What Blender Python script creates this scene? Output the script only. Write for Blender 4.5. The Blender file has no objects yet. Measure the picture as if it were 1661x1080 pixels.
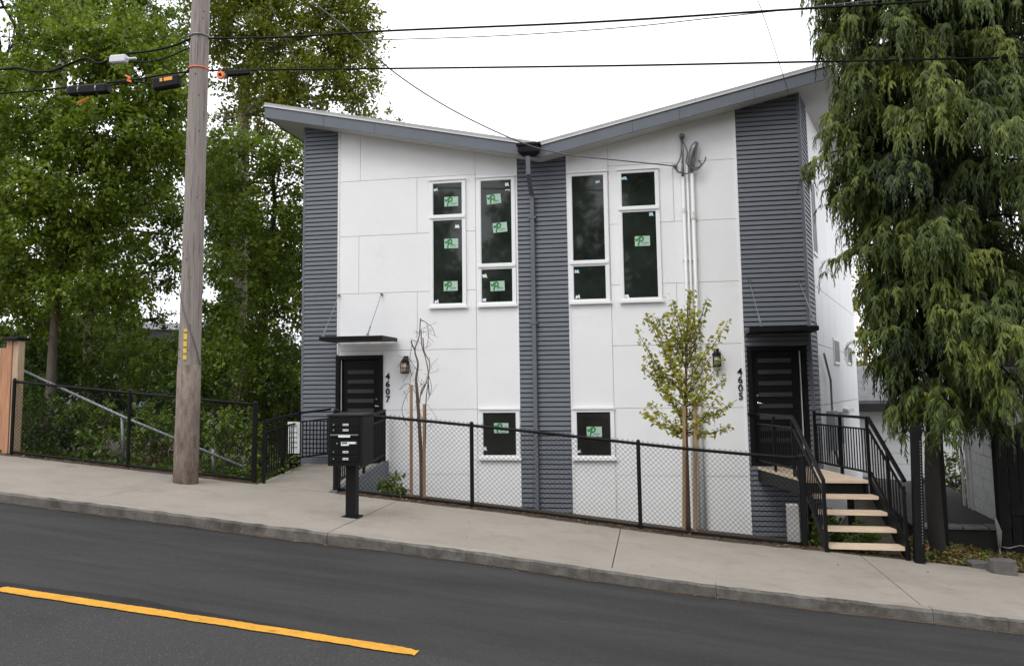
import bpy, math, random
import numpy as np
from mathutils import Vector, Matrix
random.seed(7); rng = np.random.default_rng(7)
S = bpy.context.scene; C = S.collection
# ---------------------------------------------------------------- camera, sky, sun, exposure
# x runs along the house front, y away from the street, z up; z = 0 is eye level
FPX, PPX, PPY = 1450.0, 796.0, 473.4
PITCH, ROLL, YAW = [math.radians(a) for a in (6.2, .65, 11.3)]
FW = Vector((-math.sin(YAW)*math.cos(PITCH), math.cos(YAW)*math.cos(PITCH), math.sin(PITCH)))
_r0 = Vector((math.cos(YAW), math.sin(YAW), 0)); _u0 = _r0.cross(FW)
RT = math.cos(ROLL)*_r0 - math.sin(ROLL)*_u0; UP = math.sin(ROLL)*_r0 + math.cos(ROLL)*_u0
cam = bpy.data.cameras.new('camera'); co = bpy.data.objects.new('camera', cam); C.objects.link(co)
co.matrix_world = Matrix(((RT.x, UP.x, -FW.x, 0), (RT.y, UP.y, -FW.y, 0), (RT.z, UP.z, -FW.z, 0), (0, 0, 0, 1)))
cam.sensor_fit = 'HORIZONTAL'; cam.sensor_width = 36; cam.lens = 36*FPX/1661
cam.shift_x = (830.5-PPX)/1661; cam.shift_y = (PPY-540)/1661
cam.clip_start = .05; cam.clip_end = 600
S.camera = co
SUN_EL, SUN_AZ = math.radians(52), math.radians(205)
w = bpy.data.worlds.new('World'); S.world = w; w.use_nodes = True
nt = w.node_tree; N = nt.nodes; N.clear()
out = N.new('ShaderNodeOutputWorld'); bg = N.new('ShaderNodeBackground'); bg.inputs[1].default_value = .1
sky = N.new('ShaderNodeTexSky'); sky.sky_type = 'NISHITA'; sky.sun_disc = False
sky.sun_elevation = SUN_EL; sky.sun_rotation = SUN_AZ
tc = N.new('ShaderNodeTexCoord'); cn = N.new('ShaderNodeTexNoise'); cn.inputs['Scale'].default_value = 2.2; cn.inputs['Detail'].default_value = 5
cr = N.new('ShaderNodeValToRGB'); cr.color_ramp.elements[0].position = .3; cr.color_ramp.elements[1].position = .7
cr.color_ramp.elements[0].color = (.72, .74, .78, 1); cr.color_ramp.elements[1].color = (.90, .90, .91, 1)
sc = N.new('ShaderNodeVectorMath'); sc.operation = 'SCALE'; sc.inputs['Scale'].default_value = 13.0
mx = N.new('ShaderNodeMixRGB'); mx.inputs[0].default_value = .92
nt.links.new(tc.outputs['Generated'], cn.inputs['Vector']); nt.links.new(cn.outputs[0], cr.inputs[0])
nt.links.new(cr.outputs[0], sc.inputs[0]); nt.links.new(sky.outputs[0], mx.inputs[1]); nt.links.new(sc.outputs[0], mx.inputs[2])
nt.links.new(mx.outputs[0], bg.inputs[0]); nt.links.new(bg.outputs[0], out.inputs[0])
sl = bpy.data.lights.new('sun', 'SUN'); sl.energy = .8; sl.angle = math.radians(25); sl.color = (1, .97, .92)
so = bpy.data.objects.new('sun', sl); C.objects.link(so)
sd = Vector((math.sin(SUN_AZ)*math.cos(SUN_EL), math.cos(SUN_AZ)*math.cos(SUN_EL), math.sin(SUN_EL)))
so.rotation_euler = sd.to_track_quat('Z', 'Y').to_euler(); so.location = (0, 0, 30)
S.view_settings.view_transform = 'Standard'; S.view_settings.look = 'None'
S.view_settings.exposure = .77; S.view_settings.gamma = 1; S.view_settings.use_curve_mapping = False

# ---------------------------------------------------------------- measuring helpers
def ray(px, py): return RT*((px-PPX)/FPX) - UP*((py-PPY)/FPX) + FW
def at(px, py, Y): r = ray(px, py); return r*(Y/r.y)
def on_z(px, py, z): r = ray(px, py); return r*(z/r.z)
def on_g(px, py): r = ray(px, py); return r*(-2.043/(r.z+.0957*r.x))
def Z(x):
    xc = max(-45, min(45, x))
    return -2.043 - .0957*xc - .04*math.exp(-((x-.3)/1.9)**2)

# ---------------------------------------------------------------- materials
def mat(name, c, rough=.6, var=.0, vscale=3, bump=0, bscale=40, spec=.5, metal=0, stain=None, stretch=None, speck=None):
    m = bpy.data.materials.new(name); m.use_nodes = True; t = m.node_tree; n = t.nodes; L = t.links
    b = n['Principled BSDF']; b.inputs['Roughness'].default_value = rough; b.inputs['Metallic'].default_value = metal
    b.inputs['Specular IOR Level'].default_value = spec; b.inputs['Base Color'].default_value = (*c, 1)
    tcn = n.new('ShaderNodeTexCoord'); src = tcn.outputs['Object']
    if stretch:
        mp = n.new('ShaderNodeMapping'); mp.inputs['Scale'].default_value = stretch; L.new(src, mp.inputs[0]); src = mp.outputs[0]
    col = None
    def rgb(c): 
        r = n.new('ShaderNodeRGB'); r.outputs[0].default_value = (*c, 1); return r.outputs[0]
    if var:
        z = n.new('ShaderNodeTexNoise'); z.inputs['Scale'].default_value = vscale; z.inputs['Detail'].default_value = 8; z.inputs['Roughness'].default_value = .65
        L.new(src, z.inputs['Vector'])
        r = n.new('ShaderNodeValToRGB'); r.color_ramp.elements[0].position = .32; r.color_ramp.elements[1].position = .68
        r.color_ramp.elements[0].color = (*[max(0, k*(1-var)) for k in c], 1); r.color_ramp.elements[1].color = (*[min(1, k*(1+var)) for k in c], 1)
        L.new(z.outputs[0], r.inputs[0]); col = r.outputs[0]
    if stain:
        sc_, sscale, lo, hi = stain
        z = n.new('ShaderNodeTexNoise'); z.inputs['Scale'].default_value = sscale; z.inputs['Detail'].default_value = 10; z.inputs['Roughness'].default_value = .7
        L.new(src, z.inputs['Vector'])
        r = n.new('ShaderNodeMapRange'); r.inputs[1].default_value = lo; r.inputs[2].default_value = hi; L.new(z.outputs[0], r.inputs[0])
        x = n.new('ShaderNodeMixRGB'); L.new(r.outputs[0], x.inputs[0]); L.new(col if col else rgb(c), x.inputs[1]); x.inputs[2].default_value = (*sc_, 1); col = x.outputs[0]
    if speck:
        sc_, sscale, th = speck
        z = n.new('ShaderNodeTexVoronoi'); z.inputs['Scale'].default_value = sscale; L.new(tcn.outputs['Object'], z.inputs['Vector'])
        r = n.new('ShaderNodeMapRange'); r.inputs[1].default_value = th; r.inputs[2].default_value = th*.5; L.new(z.outputs['Distance'], r.inputs[0])
        sep = n.new('ShaderNodeSeparateColor'); L.new(z.outputs['Color'], sep.inputs[0])
        gt = n.new('ShaderNodeMath'); gt.operation = 'GREATER_THAN'; gt.inputs[1].default_value = .6; L.new(sep.outputs[0], gt.inputs[0])
        ml = n.new('ShaderNodeMath'); ml.operation = 'MULTIPLY'; L.new(gt.outputs[0], ml.inputs[0]); L.new(r.outputs[0], ml.inputs[1])
        x = n.new('ShaderNodeMixRGB'); L.new(ml.outputs[0], x.inputs[0]); L.new(col if col else rgb(c), x.inputs[1]); x.inputs[2].default_value = (*sc_, 1); col = x.outputs[0]
    if col: L.new(col, b.inputs['Base Color'])
    if bump:
        z = n.new('ShaderNodeTexNoise'); z.inputs['Scale'].default_value = bscale; z.inputs['Detail'].default_value = 6
        L.new(src, z.inputs['Vector']); bp = n.new('ShaderNodeBump'); bp.inputs['Strength'].default_value = bump; bp.inputs['Distance'].default_value = .01
        L.new(z.outputs[0], bp.inputs['Height']); L.new(bp.outputs[0], b.inputs['Normal'])
    return m
def leafmat(name, dark, mid, light, rough=.42, trans=.3, spec=.5):
    m = bpy.data.materials.new(name); m.use_nodes = True; t = m.node_tree; n = t.nodes; L = t.links
    b = n['Principled BSDF']; b.inputs['Roughness'].default_value = rough; b.inputs['Specular IOR Level'].default_value = spec
    a = n.new('ShaderNodeAttribute'); a.attribute_name = 'tint'
    r = n.new('ShaderNodeValToRGB'); e = r.color_ramp.elements; e[0].color = (*dark, 1); e[1].color = (*light, 1)
    k = e.new(.5); k.color = (*mid, 1)
    L.new(a.outputs['Fac'], r.inputs[0]); L.new(r.outputs[0], b.inputs['Base Color'])
    tr = n.new('ShaderNodeBsdfTranslucent'); L.new(r.outputs[0], tr.inputs[0])
    mixs = n.new('ShaderNodeMixShader'); mixs.inputs[0].default_value = trans
    L.new(b.outputs[0], mixs.inputs[1]); L.new(tr.outputs[0], mixs.inputs[2]); L.new(mixs.outputs[0], n['Material Output'].inputs[0])
    return m
M = dict(
 white=mat('white_panel', (.80, .80, .805), .55, .025, 1.3, .06, 90, stain=((.70, .69, .66), .9, .58, .85)),
 trim=mat('white_trim', (.82, .82, .82), .45, .02, 4),
 joint=mat('panel_joint', (.50, .50, .50), .8),
 siding=mat('slate_siding', (.136, .147, .170), .55, .10, 5, .10, 60, stretch=(.5, 1, 6), spec=.3),
 dullglass=mat('dull_side_glass', (.13, .14, .14), .5, .25, 3, spec=.1),  # grey, rough side-wall panes with low specular
 groove_shade=mat('groove_shade_backing', (.040, .043, .050), .9, spec=.1),  # near-black backing paints the shadow gaps between the siding boards
 corner=mat('corner_trim', (.128, .139, .160), .55, .05, 3, spec=.3),
 fascia=mat('fascia_grey', (.130, .142, .165), .55, .07, 3, spec=.3),
 pale=mat('pale_metal', (.55, .56, .57), .4, .05, 3, metal=.1),
 roof=mat('roof_membrane', (.45, .45, .45), .8, .1, 2),
 edge=mat('roof_edge_grey', (.34, .34, .33), .8, .12, 4),
 soffit=mat('soffit_white', (.62, .61, .59), .6, .04, 2),
 black=mat('black_metal', (.0055, .0055, .006), .5, .25, 8, .03, 80, spec=.16),
 black2=mat('black_box_paint', (.006, .006, .0065), .45, .25, 3, .03, 120, spec=.2),
 slot=mat('recess_black', (.004, .004, .004), .7),
 doorblk=mat('door_black', (.0045, .0045, .005), .4, .2, 2, spec=.15),
 frost=mat('frosted_strip', (.040, .043, .039), .4, .25, 2.5, spec=.25),
 glass=mat('window_glass', (.017, .022, .018), .04, .5, 1.5, spec=.5),
 glass2=mat('basement_glass', (.020, .020, .018), .06, .35, 1.2, spec=.3),
 card=mat('sticker_pale_green', (.38, .55, .45), .5), green=mat('sticker_green', (.025, .20, .03), .5), ink=mat('sticker_ink', (.03, .08, .04), .6),
 tag=mat('paper_white', (.72, .75, .76), .6), blue_tag_or_reflection=mat('film_or_reflection_blue', (.42, .62, .75), .5),
 steel=mat('galvanised', (.21, .225, .24), .42, .15, 12, metal=.5),
 cable=mat('cable_black', (.006, .006, .006), .6, spec=.15), cablegrey=mat('cable_grey', (.10, .10, .10), .5),
 conduit=mat('conduit_white', (.70, .70, .69), .4), mast=mat('weatherhead_grey', (.20, .20, .20), .4, .2, 9, metal=.6),
 orange=mat('orange_tag', (.80, .20, .04), .5), amber=mat('amber_label', (.85, .33, .03), .5), orangew=mat('orange_band', (.70, .13, .05), .5),
 yellow=mat('pole_tag_yellow', (.72, .50, .06), .5),
 pole=mat('pole_wood', (.265, .230, .212), .9, .22, 9, .6, 30, stretch=(4, 4, .18), stain=((.085, .068, .06), 7, .55, .68), spec=.2),
 poleb=mat('pole_wood_base', (.185, .148, .126), .9, .38, 8, .7, 24, stretch=(2, 2, .55), stain=((.06, .045, .037), 5, .52, .70), spec=.2),
 cedarwood=mat('cedar_post', (.40, .20, .11), .7, .25, 5, .2, 40, stretch=(4, 4, .4)),
 cedarpale=mat('cedar_board', (.42, .30, .20), .7, .25, 5, .2, 40, stretch=(4, 4, .4)),
 deck=mat('deck_wood', (.60, .47, .345), .6, .17, 6, .12, 50, stretch=(.5, 5, 5)),
 stake=mat('stake_wood', (.27, .15, .085), .8, .25, 8, .2, 40, stretch=(4, 4, .4)),
 stakeold=mat('stake_old', (.30, .19, .10), .8, .25, 8, .2, 40, stretch=(4, 4, .4)),
 asphalt=mat('asphalt_new', (.032, .031, .0312), .8, .22, 2.2, .7, 120, speck=((.11, .11, .108), 42, .20), stain=((.014, .0138, .014), .7, .42, .68), spec=.3, stretch=(.28, 1.7, 1)),
 asphalt2=mat('asphalt_worn', (.041, .0395, .039), .85, .42, 70, 1.0, 110, speck=((.13, .127, .124), 40, .24), stain=((.028, .027, .027), .8, .5, .7), spec=.3),
 seam=mat('asphalt_seam', (.011, .011, .0115), .8, .5, 5, .6, 120, spec=.3),
 paint=mat('road_paint', (.58, .285, .026), .7, .14, 9, .4, 120, stain=((.20, .115, .035), 11, .58, .70), spec=.3),
 concrete=mat('sidewalk_concrete', (.285, .256, .220), .9, .11, 1.1, .5, 70, stain=((.185, .163, .138), 2.2, .46, .80), speck=((.14, .125, .108), 38, .26), spec=.2),
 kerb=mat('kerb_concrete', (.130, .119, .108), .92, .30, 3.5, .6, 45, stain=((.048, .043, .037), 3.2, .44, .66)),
 jointdirt=mat('joint_dirt', (.085, .075, .06), .95, .2, 6),
 soil=mat('soil', (.060, .045, .030), .95, .4, 6, .8, 25),
 pier=mat('pier_concrete', (.42, .41, .39), .85, .12, 4, .2, 40),
 darkcon=mat('dark_concrete', (.022, .022, .020), .9, .3, 3, .5, 30, stain=((.02, .024, .016), 3, .5, .7)),
 coping=mat('coping_grey', (.13, .13, .125), .85, .25, 5, .3, 40),
 path=mat('path_asphalt', (.030, .027, .025), .95, .25, 2, .5, 60),
 oldwhite=mat('old_white_paint', (.52, .52, .51), .75, .10, 3, .2, 30, stain=((.30, .29, .26), 3, .54, .75)),
 stone=mat('stone', (.095, .088, .085), .9, .2, 6, .5, 30),
 bark=mat('bark', (.085, .068, .052), .9, .35, 6, .7, 22, stretch=(2.5, 2.5, .5)),
 barkpale=mat('bark_pale', (.21, .19, .155), .9, .3, 5, .5, 22, stretch=(2.5, 2.5, .7)),
 barkdark=mat('bark_dark', (.011, .0095, .008), .95, .3, 6, .7, 22, stretch=(2.5, 2.5, .5)),
 twig=mat('twig', (.10, .072, .058), .85, .3, 10), vine=mat('vine_red', (.20, .085, .07), .8, .2, 10),
 shingle=mat('grey_shingle', (.13, .13, .135), .9, .25, 6, .4, 20), farwall=mat('far_wall', (.62, .63, .64), .7, .04, 2),
 farblue=mat('far_wall_grey', (.30, .33, .35), .7, .08, 2), amberglass=mat('lantern_glass', (.62, .47, .33), .3), clearglass=mat('lantern_clear', (.35, .36, .28), .2, .2, 20),
 chrome=mat('chrome', (.70, .70, .70), .2, metal=1), notice=mat('notice_white', (.80, .81, .80), .5), grass=None)
G = dict(
 maple=leafmat('leaf_maple', (.044, .078, .005), (.138, .205, .014), (.310, .355, .055), trans=.48),
 mid=leafmat('leaf_mid', (.040, .074, .005), (.116, .180, .013), (.255, .310, .042), trans=.48),
 dark=leafmat('leaf_dark', (.020, .040, .005), (.052, .095, .010), (.115, .165, .022), trans=.45),
 autumn=leafmat('leaf_autumn', (.056, .084, .006), (.150, .178, .014), (.40, .31, .034), trans=.48),
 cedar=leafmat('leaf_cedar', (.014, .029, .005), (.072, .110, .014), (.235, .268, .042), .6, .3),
 young=leafmat('leaf_young', (.20, .22, .020), (.34, .33, .036), (.45, .39, .070), .5, .35),
 shrub=leafmat('leaf_shrub', (.038, .070, .006), (.105, .165, .014), (.230, .29, .036), trans=.45),
 litter=leafmat('leaf_litter', (.050, .022, .012), (.15, .070, .032), (.26, .17, .055), .8, .1),
 weed=leafmat('leaf_weed', (.06, .10, .012), (.12, .18, .026), (.20, .26, .05)))

# ---------------------------------------------------------------- object helpers
ORG = {}
def tag(o, label=None, cat=None, group=None, kind=None):
    if label: o['label'] = label
    if cat: o['category'] = cat
    if group: o['group'] = group
    if kind: o['kind'] = kind
    return o
def thing(name, loc, label=None, cat=None, group=None, kind=None):
    o = bpy.data.objects.new(name, None); C.objects.link(o); o.location = loc; o.empty_display_size = .2
    ORG[o.name] = Vector(loc); return tag(o, label, cat, group, kind)
def link(name, me, parent=None, loc=None):
    o = bpy.data.objects.new(name, me); C.objects.link(o)
    base = ORG[parent.name] if parent else Vector((0, 0, 0))
    l = Vector(loc) if loc is not None else base
    o.location = l-base; ORG[o.name] = l
    if parent: o.parent = parent
    return o
class MB:
    def __init__(s): s.v = []; s.f = []; s.m = []
    def add(s, vs, fs, mi=0):
        k = len(s.v); s.v += [tuple(p) for p in vs]; s.f += [tuple(k+i for i in f) for f in fs]; s.m += [mi]*len(fs)
    def hexa(s, p, mi=0):  # p: 4 bottom ccw, 4 top ccw
        s.add(p, [(3, 2, 1, 0), (4, 5, 6, 7), (0, 1, 5, 4), (1, 2, 6, 5), (2, 3, 7, 6), (3, 0, 4, 7)], mi)
    def box(s, x0, x1, y0, y1, z0, z1, mi=0):
        s.hexa([(x0, y0, z0), (x1, y0, z0), (x1, y1, z0), (x0, y1, z0), (x0, y0, z1), (x1, y0, z1), (x1, y1, z1), (x0, y1, z1)], mi)
    def bbox(s, x0, x1, y0, y1, z0, z1, b=.006, mi=0):  # box with chamfered vertical and top edges
        q = lambda k, z: [(x0+k, y0, z), (x1-k, y0, z), (x1, y0+k, z), (x1, y1-k, z), (x1-k, y1, z), (x0+k, y1, z), (x0, y1-k, z), (x0, y0+k, z)]
        i = [(x0+b*1.7, y0+b, z1), (x1-b*1.7, y0+b, z1), (x1-b, y0+b*1.7, z1), (x1-b, y1-b*1.7, z1), (x1-b*1.7, y1-b, z1), (x0+b*1.7, y1-b, z1), (x0+b, y1-b*1.7, z1), (x0+b, y0+b*1.7, z1)]
        vs = q(b, z0)+q(b, z1-b)+i
        fs = [tuple(range(7, -1, -1)), tuple(range(16, 24))]
        for r in (0, 8):
            fs += [(r+k, r+(k+1) % 8, r+8+(k+1) % 8, r+8+k) for k in range(8)]
        s.add(vs, fs, mi)
    def beam(s, a, b, w, h, mi=0, up=(0, 0, 1)):
        a = Vector(a); b = Vector(b); d = (b-a).normalized(); r = d.cross(Vector(up))
        if r.length < 1e-4: r = d.cross(Vector((0, 1, 0)))
        r.normalize(); u = r.cross(d); r *= w/2; u *= h/2
        s.hexa([a-r-u, a+r-u, b+r-u, b-r-u, a-r+u, a+r+u, b+r+u, b-r+u], mi)
    def tube(s, pts, rad, n=6, mi=0, cap=True):
        pts = [Vector(p) for p in pts]; k = len(pts)
        if not hasattr(rad, '__len__'): rad = [rad]*k
        rings = []; ref = None; base = len(s.v)
        for i, p in enumerate(pts):
            d = (pts[min(i+1, k-1)]-pts[max(i-1, 0)]).normalized()
            if ref is None: ref = d.cross(Vector((0, 0, 1)) if abs(d.z) < .9 else Vector((1, 0, 0))).normalized()
            ref = (ref-d*ref.dot(d)).normalized(); w2 = d.cross(ref)
            for j in range(n):
                a = 2*math.pi*j/n; s.v.append(tuple(p+(ref*math.cos(a)+w2*math.sin(a))*rad[i]))
        for i in range(k-1):
            for j in range(n):
                s.f.append((base+i*n+j, base+i*n+(j+1) % n, base+(i+1)*n+(j+1) % n, base+(i+1)*n+j)); s.m.append(mi)
        if cap:
            s.f.append(tuple(base+j for j in range(n-1, -1, -1))); s.f.append(tuple(base+(k-1)*n+j for j in range(n))); s.m += [mi, mi]
    def prism(s, poly, a, b, mi=0):  # polygon as points lists a (front) and b (back)
        n = len(a); s.add(list(a)+list(b), [tuple(range(n)), tuple(range(2*n-1, n-1, -1))]+[(i, n+i, n+(i+1) % n, (i+1) % n) for i in range(n)], mi)
    def slab_xz(s, pts, y0, y1, mi=0):  # polygon in x,z (ccw seen from the street), from y0 (front) to y1
        s.prism(None, [(x, y0, z) for x, z in pts], [(x, y1, z) for x, z in pts], mi)
    def mesh(s, name, mats, org=Vector((0, 0, 0)), smooth=False):
        me = bpy.data.meshes.new(name)
        o = org; me.from_pydata([(a-o[0], b-o[1], c-o[2]) for a, b, c in s.v], [], s.f)
        for m in (mats if isinstance(mats, (list, tuple)) else [mats]): me.materials.append(m)
        if any(s.m): me.polygons.foreach_set('material_index', s.m)
        if smooth: me.polygons.foreach_set('use_smooth', [True]*len(s.f))
        return me
    def build(s, name, mats, parent=None, loc=None, smooth=False):
        org = Vector(loc) if loc is not None else (ORG[parent.name] if parent else Vector((0, 0, 0)))
        return link(name, s.mesh(name, mats, org, smooth), parent, org)
def part_box(name, m, parent, *a):
    b = MB(); b.box(*a); return b.build(name, m, parent)
def spline(pts, n=6):
    P = [Vector(p) for p in pts]; P = [P[0]*2-P[1]]+P+[P[-1]*2-P[-2]]; o = []
    for i in range(1, len(P)-2):
        for k in range(n):
            t = k/n; o.append(.5*((2*P[i])+(P[i+1]-P[i-1])*t+(2*P[i-1]-5*P[i]+4*P[i+1]-P[i+2])*t*t+(3*P[i]-P[i-1]-3*P[i+1]+P[i+2])*t**3))
    return o+[P[-2]]

# ================================================================ SETTING
def groundz(x, y):
    if y < 13.2: return Z(x)-.35
    t = y-13.2
    if x > 3.2: return Z(x)-.10-.008*t
    if -7.3 < x <= 3.2: return Z(x)-.20-.055*min(t, 12)
    return Z(x)-.12-.10*min(t, 14)
xs = [-160, -100, -70, -45]+[-30+1.5*i for i in range(40)]+[45, 80, 160]; ys = [-120, -60, -20, 0, 5, 10, 13.19, 13.21]+[14+1.2*i for i in range(22)]+[50, 80, 140, 300]
b = MB(); b.add([(x, y, groundz(x, y)) for y in ys for x in xs], [(j*len(xs)+i, j*len(xs)+i+1, (j+1)*len(xs)+i+1, (j+1)*len(xs)+i) for j in range(len(ys)-1) for i in range(len(xs)-1)])
tag(b.build('ground', M['soil']), kind='structure')
def strip(b, x0, x1, y0, y1, dz, step=.4, mi=0, dz2=None):
    n = max(1, int((x1-x0)/step)); X = [x0+(x1-x0)*i/n for i in range(n+1)]; d2 = dz if dz2 is None else dz2
    b.add([(x, y0, Z(x)+dz) for x in X]+[(x, y1, Z(x)+d2) for x in X], [(i, i+1, n+2+i, n+1+i) for i in range(n)], mi)
def block(b, x0, x1, y0, y1, d0, d1, step=.5, bev=0, skew=0, mi=0):
    n = max(1, int((x1-x0)/step)); X = [x0+(x1-x0)*i/n for i in range(n+1)]
    prof = [(y0, d0), (y0, d1-bev), (y0+bev, d1), (y1, d1), (y1, d0)] if bev else [(y0, d0), (y0, d1), (y1, d1), (y1, d0)]
    k = len(prof); vs = []
    for x in X:
        for jj, (y, d) in enumerate(prof): xx = x+skew*(y-y0); wv = random.uniform(-.007, .007) if bev and jj in (1, 2) else 0; vs.append((xx, y+wv, Z(xx)+d+wv*.7))
    fs = [(i*k+j, i*k+(j+1) % k, (i+1)*k+(j+1) % k, (i+1)*k+j) for i in range(n) for j in range(k)]
    fs = [f[::-1] for f in fs]+[tuple(range(k))[::1], tuple(n*k+j for j in range(k-1, -1, -1))]
    b.add(vs, fs, mi)
RD = -.125
road = thing('road', (0, 8, Z(0)+RD), kind='structure')
b = MB(); strip(b, -60, 60, 6.80, 10.16, RD); b.build('far_lane', M['asphalt'], road)
b = MB(); strip(b, -60, 60, -6, 6.80, RD); b.build('near_lane', M['asphalt2'], road)
b = MB()
X = [-14+.2*i for i in range(60)]; nX = len(X)
rr = np.random.default_rng(3); wob = np.convolve(rr.normal(0, .05, nX+12), np.ones(5)/5, 'same')
tap = [min(1, max(.02, (-2.2-x)/2.2)) for x in X]
b.add([(x, 6.87, Z(x)+RD+.004) for x in X]+[(x, 6.88+max(.01, (.14+wob[i]*1.6)*tap[i]), Z(x)+RD+.004) for i, x in enumerate(X)], [(i, i+1, nX+1+i, nX+i) for i in range(nX-1)])
b.build('tar_seam', M['seam'], road)
rr = random.Random(9); b = MB(); n = 150; xs_ = [-5.62+3.66*i/n for i in range(n+1)]
w0 = [6.715+rr.uniform(-.004, .005)+.004*math.sin(i*.31) for i in range(n+1)]; w1 = [6.872+rr.uniform(-.005, .004)+.004*math.sin(i*.23+1) for i in range(n+1)]
for i in range(5): w0[i] += .006*(5-i)*rr.random(); w1[i] -= .006*(5-i)*rr.random(); w0[n-i] += .007*(5-i)*rr.random(); w1[n-i] -= .007*(5-i)*rr.random()
b.add([(x, w0[i], Z(x)+RD+.009) for i, x in enumerate(xs_)]+[(x, w1[i], Z(x)+RD+.009) for i, x in enumerate(xs_)], [(i, i+1, n+2+i, n+1+i) for i in range(n)])
tag(b.build('lane_marking', M['paint'], road), 'yellow painted centre dash')
b = MB(); strip(b, -18.5, -12.5, 6.705, 6.885, RD+.009, .2); b.build('lane_marking', M['paint'], road)
b = MB(); strip(b, 5, 9, 6.705, 6.885, RD+.009, .2); b.build('lane_marking', M['paint'], road)
b = MB(); rr = random.Random(4); n = 200; xs_ = [-14+22*i/n for i in range(n+1)]; wob = 0
vsA = []; 
for x in xs_: wob = .8*wob+rr.uniform(-.018, .02); vsA.append((x, 10.15-max(.012, .05+wob), Z(x)+RD+.004))
b.add(vsA+[(x, 10.17, Z(x)+RD+.008) for x in xs_], [(i, i+1, n+2+i, n+1+i) for i in range(n)])
b.build('gutter_grit', M['soil'], road)
kerb = thing('kerb', (0, 10.2, Z(0)), kind='structure')
kx = [-60, -30, -16.2, -13.1, -10.75, -8.6, -6.6, -4.02, -2.35, -.95, .4, 2.55, 3.25, 5.9, 9, 20, 60]
for a, c in zip(kx[:-1], kx[1:]):
    b = MB(); dy = random.uniform(-.012, .012); block(b, a+.002, c-.002, 10.15+dy*.4, 10.329, -.4, .004+random.uniform(-.003, .002), .14, .026)
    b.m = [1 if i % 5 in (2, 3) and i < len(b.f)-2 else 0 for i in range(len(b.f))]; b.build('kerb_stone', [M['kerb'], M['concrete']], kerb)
walk = thing('sidewalk', (0, 11.7, Z(0)), kind='structure')
b = MB(); strip(b, -60, 60, 10.3, 13.22, -.02); b.build('joint_bed', M['jointdirt'], walk)
sx = [-60, -30, -17.3, -14, -10.7, -7.35, -4.03, -.72, 2.48, 5.8, 9, 20, 60]
for a, c in zip(sx[:-1], sx[1:]):
    b = MB(); block(b, a+.006, c-.006, 10.337, 13.16, -.12, random.uniform(-.002, .003), .3, skew=-.02); b.build('slab', M['concrete'], walk)

# concrete ramp to the left door
ramp = thing('ramp', (-5.8, 14.9, -1.45), kind='structure')
A0, A1, B0, B1 = Vector((-6.38, 13.18, Z(-6.38)+.004)), Vector((-5.2, 13.18, Z(-5.2)+.004)), Vector((-6.98, 16.55, -1.385)), Vector((-5.44, 16.55, -1.385))
def lerp(a, b, t): return a+(b-a)*t
for t0, t1 in ((0, .33), (.335, .66), (.665, 1)):
    b = MB(); q = [lerp(A0, B0, t0), lerp(A1, B1, t0), lerp(A1, B1, t1), lerp(A0, B0, t1)]; dn = Vector((0, 0, .14))
    b.hexa([p-dn for p in q]+q); b.build('slab', M['concrete'], ramp)
b = MB()
b.hexa([Vector((-5.19, 13.2, -2)), Vector((-5.08, 13.2, -2)), Vector((-5.33, 16.56, -2.6)), Vector((-5.43, 16.56, -2.6)), Vector((-5.19, 13.2, Z(-5.2)+.03)), Vector((-5.08, 13.2, Z(-5.2)+.03)), Vector((-5.33, 16.56, -1.33)), Vector((-5.43, 16.56, -1.33))])
b.build('side_wall', M['siding'], ramp)
b = MB(); b.box(-7.08, -6.4, 16.42, 16.58, -2.2, -1.28); b.build('plinth', M['siding'], ramp)

# ================================================================ HOUSE
YF = 16.6; XC = -2.3
def soff(x): return 4.285+.213*abs(x-XC)
FD = Vector((math.sin(math.radians(15.4)), math.cos(math.radians(15.4)), 0)); FC = Vector((2.42, YF, 0)); FN = Vector((FD.y, -FD.x, 0)); SL = 9.35
def side(s, z, o=0): p = FC+FD*s+FN*o; return (p.x, p.y, z)
house = thing('duplex_house', (-2.3, 18, -2.4), 'white and slate grey duplex under a butterfly roof, with two black front doors', 'house')
core = MB()
DLX0, DLX1, DLT = -6.40, -5.47, .67; DRX0, DRX1, DRT = 1.375, 2.33, .69
for x0, x1, z0 in ((-7.08, DLX0, -4), (DLX0, DLX1, DLT), (DLX1, DRX0, -4), (DRX0, DRX1, DRT), (DRX1, 2.40, -4)):
    zt0, zt1 = soff(x0)+.1, soff(x1)+.1
    pts = [(x0, z0), (x1, z0), (x1, zt1)]+([(XC, soff(XC)+.1)] if x0 < XC < x1 else [])+[(x0, zt0)]
    core.slab_xz(pts, 16.625, 16.95)
for x0, x1 in ((DLX0, DLX1), (DRX0, DRX1)): core.box(x0, x1, 16.625, 16.95, -4, -1.40)
bk = side(SL, 0)
core.prism(None, [(-7.08, 16.951, -4), (2.38, 16.951, -4), (bk[0]-.03, bk[1], -4), (-7.08, bk[1], -4)], [(-7.08, 16.951, 4.32), (2.38, 16.951, 4.32), (bk[0]-.03, bk[1], 4.32), (-7.08, bk[1], 4.32)])
core.hexa([(-.5, 16.951, 4.33), (2.38, 16.951, 4.33), (bk[0]-.03, bk[1], 4.33), (-.5, bk[1], 4.33), (-.5, 16.951, 4.5), (2.38, 16.951, soff(2.38)+.08), (bk[0]-.03, bk[1], soff(bk[0]-.03)+.06), (-.5, bk[1], 4.5)])
core.build('wall_core', M['joint'], house)

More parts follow.
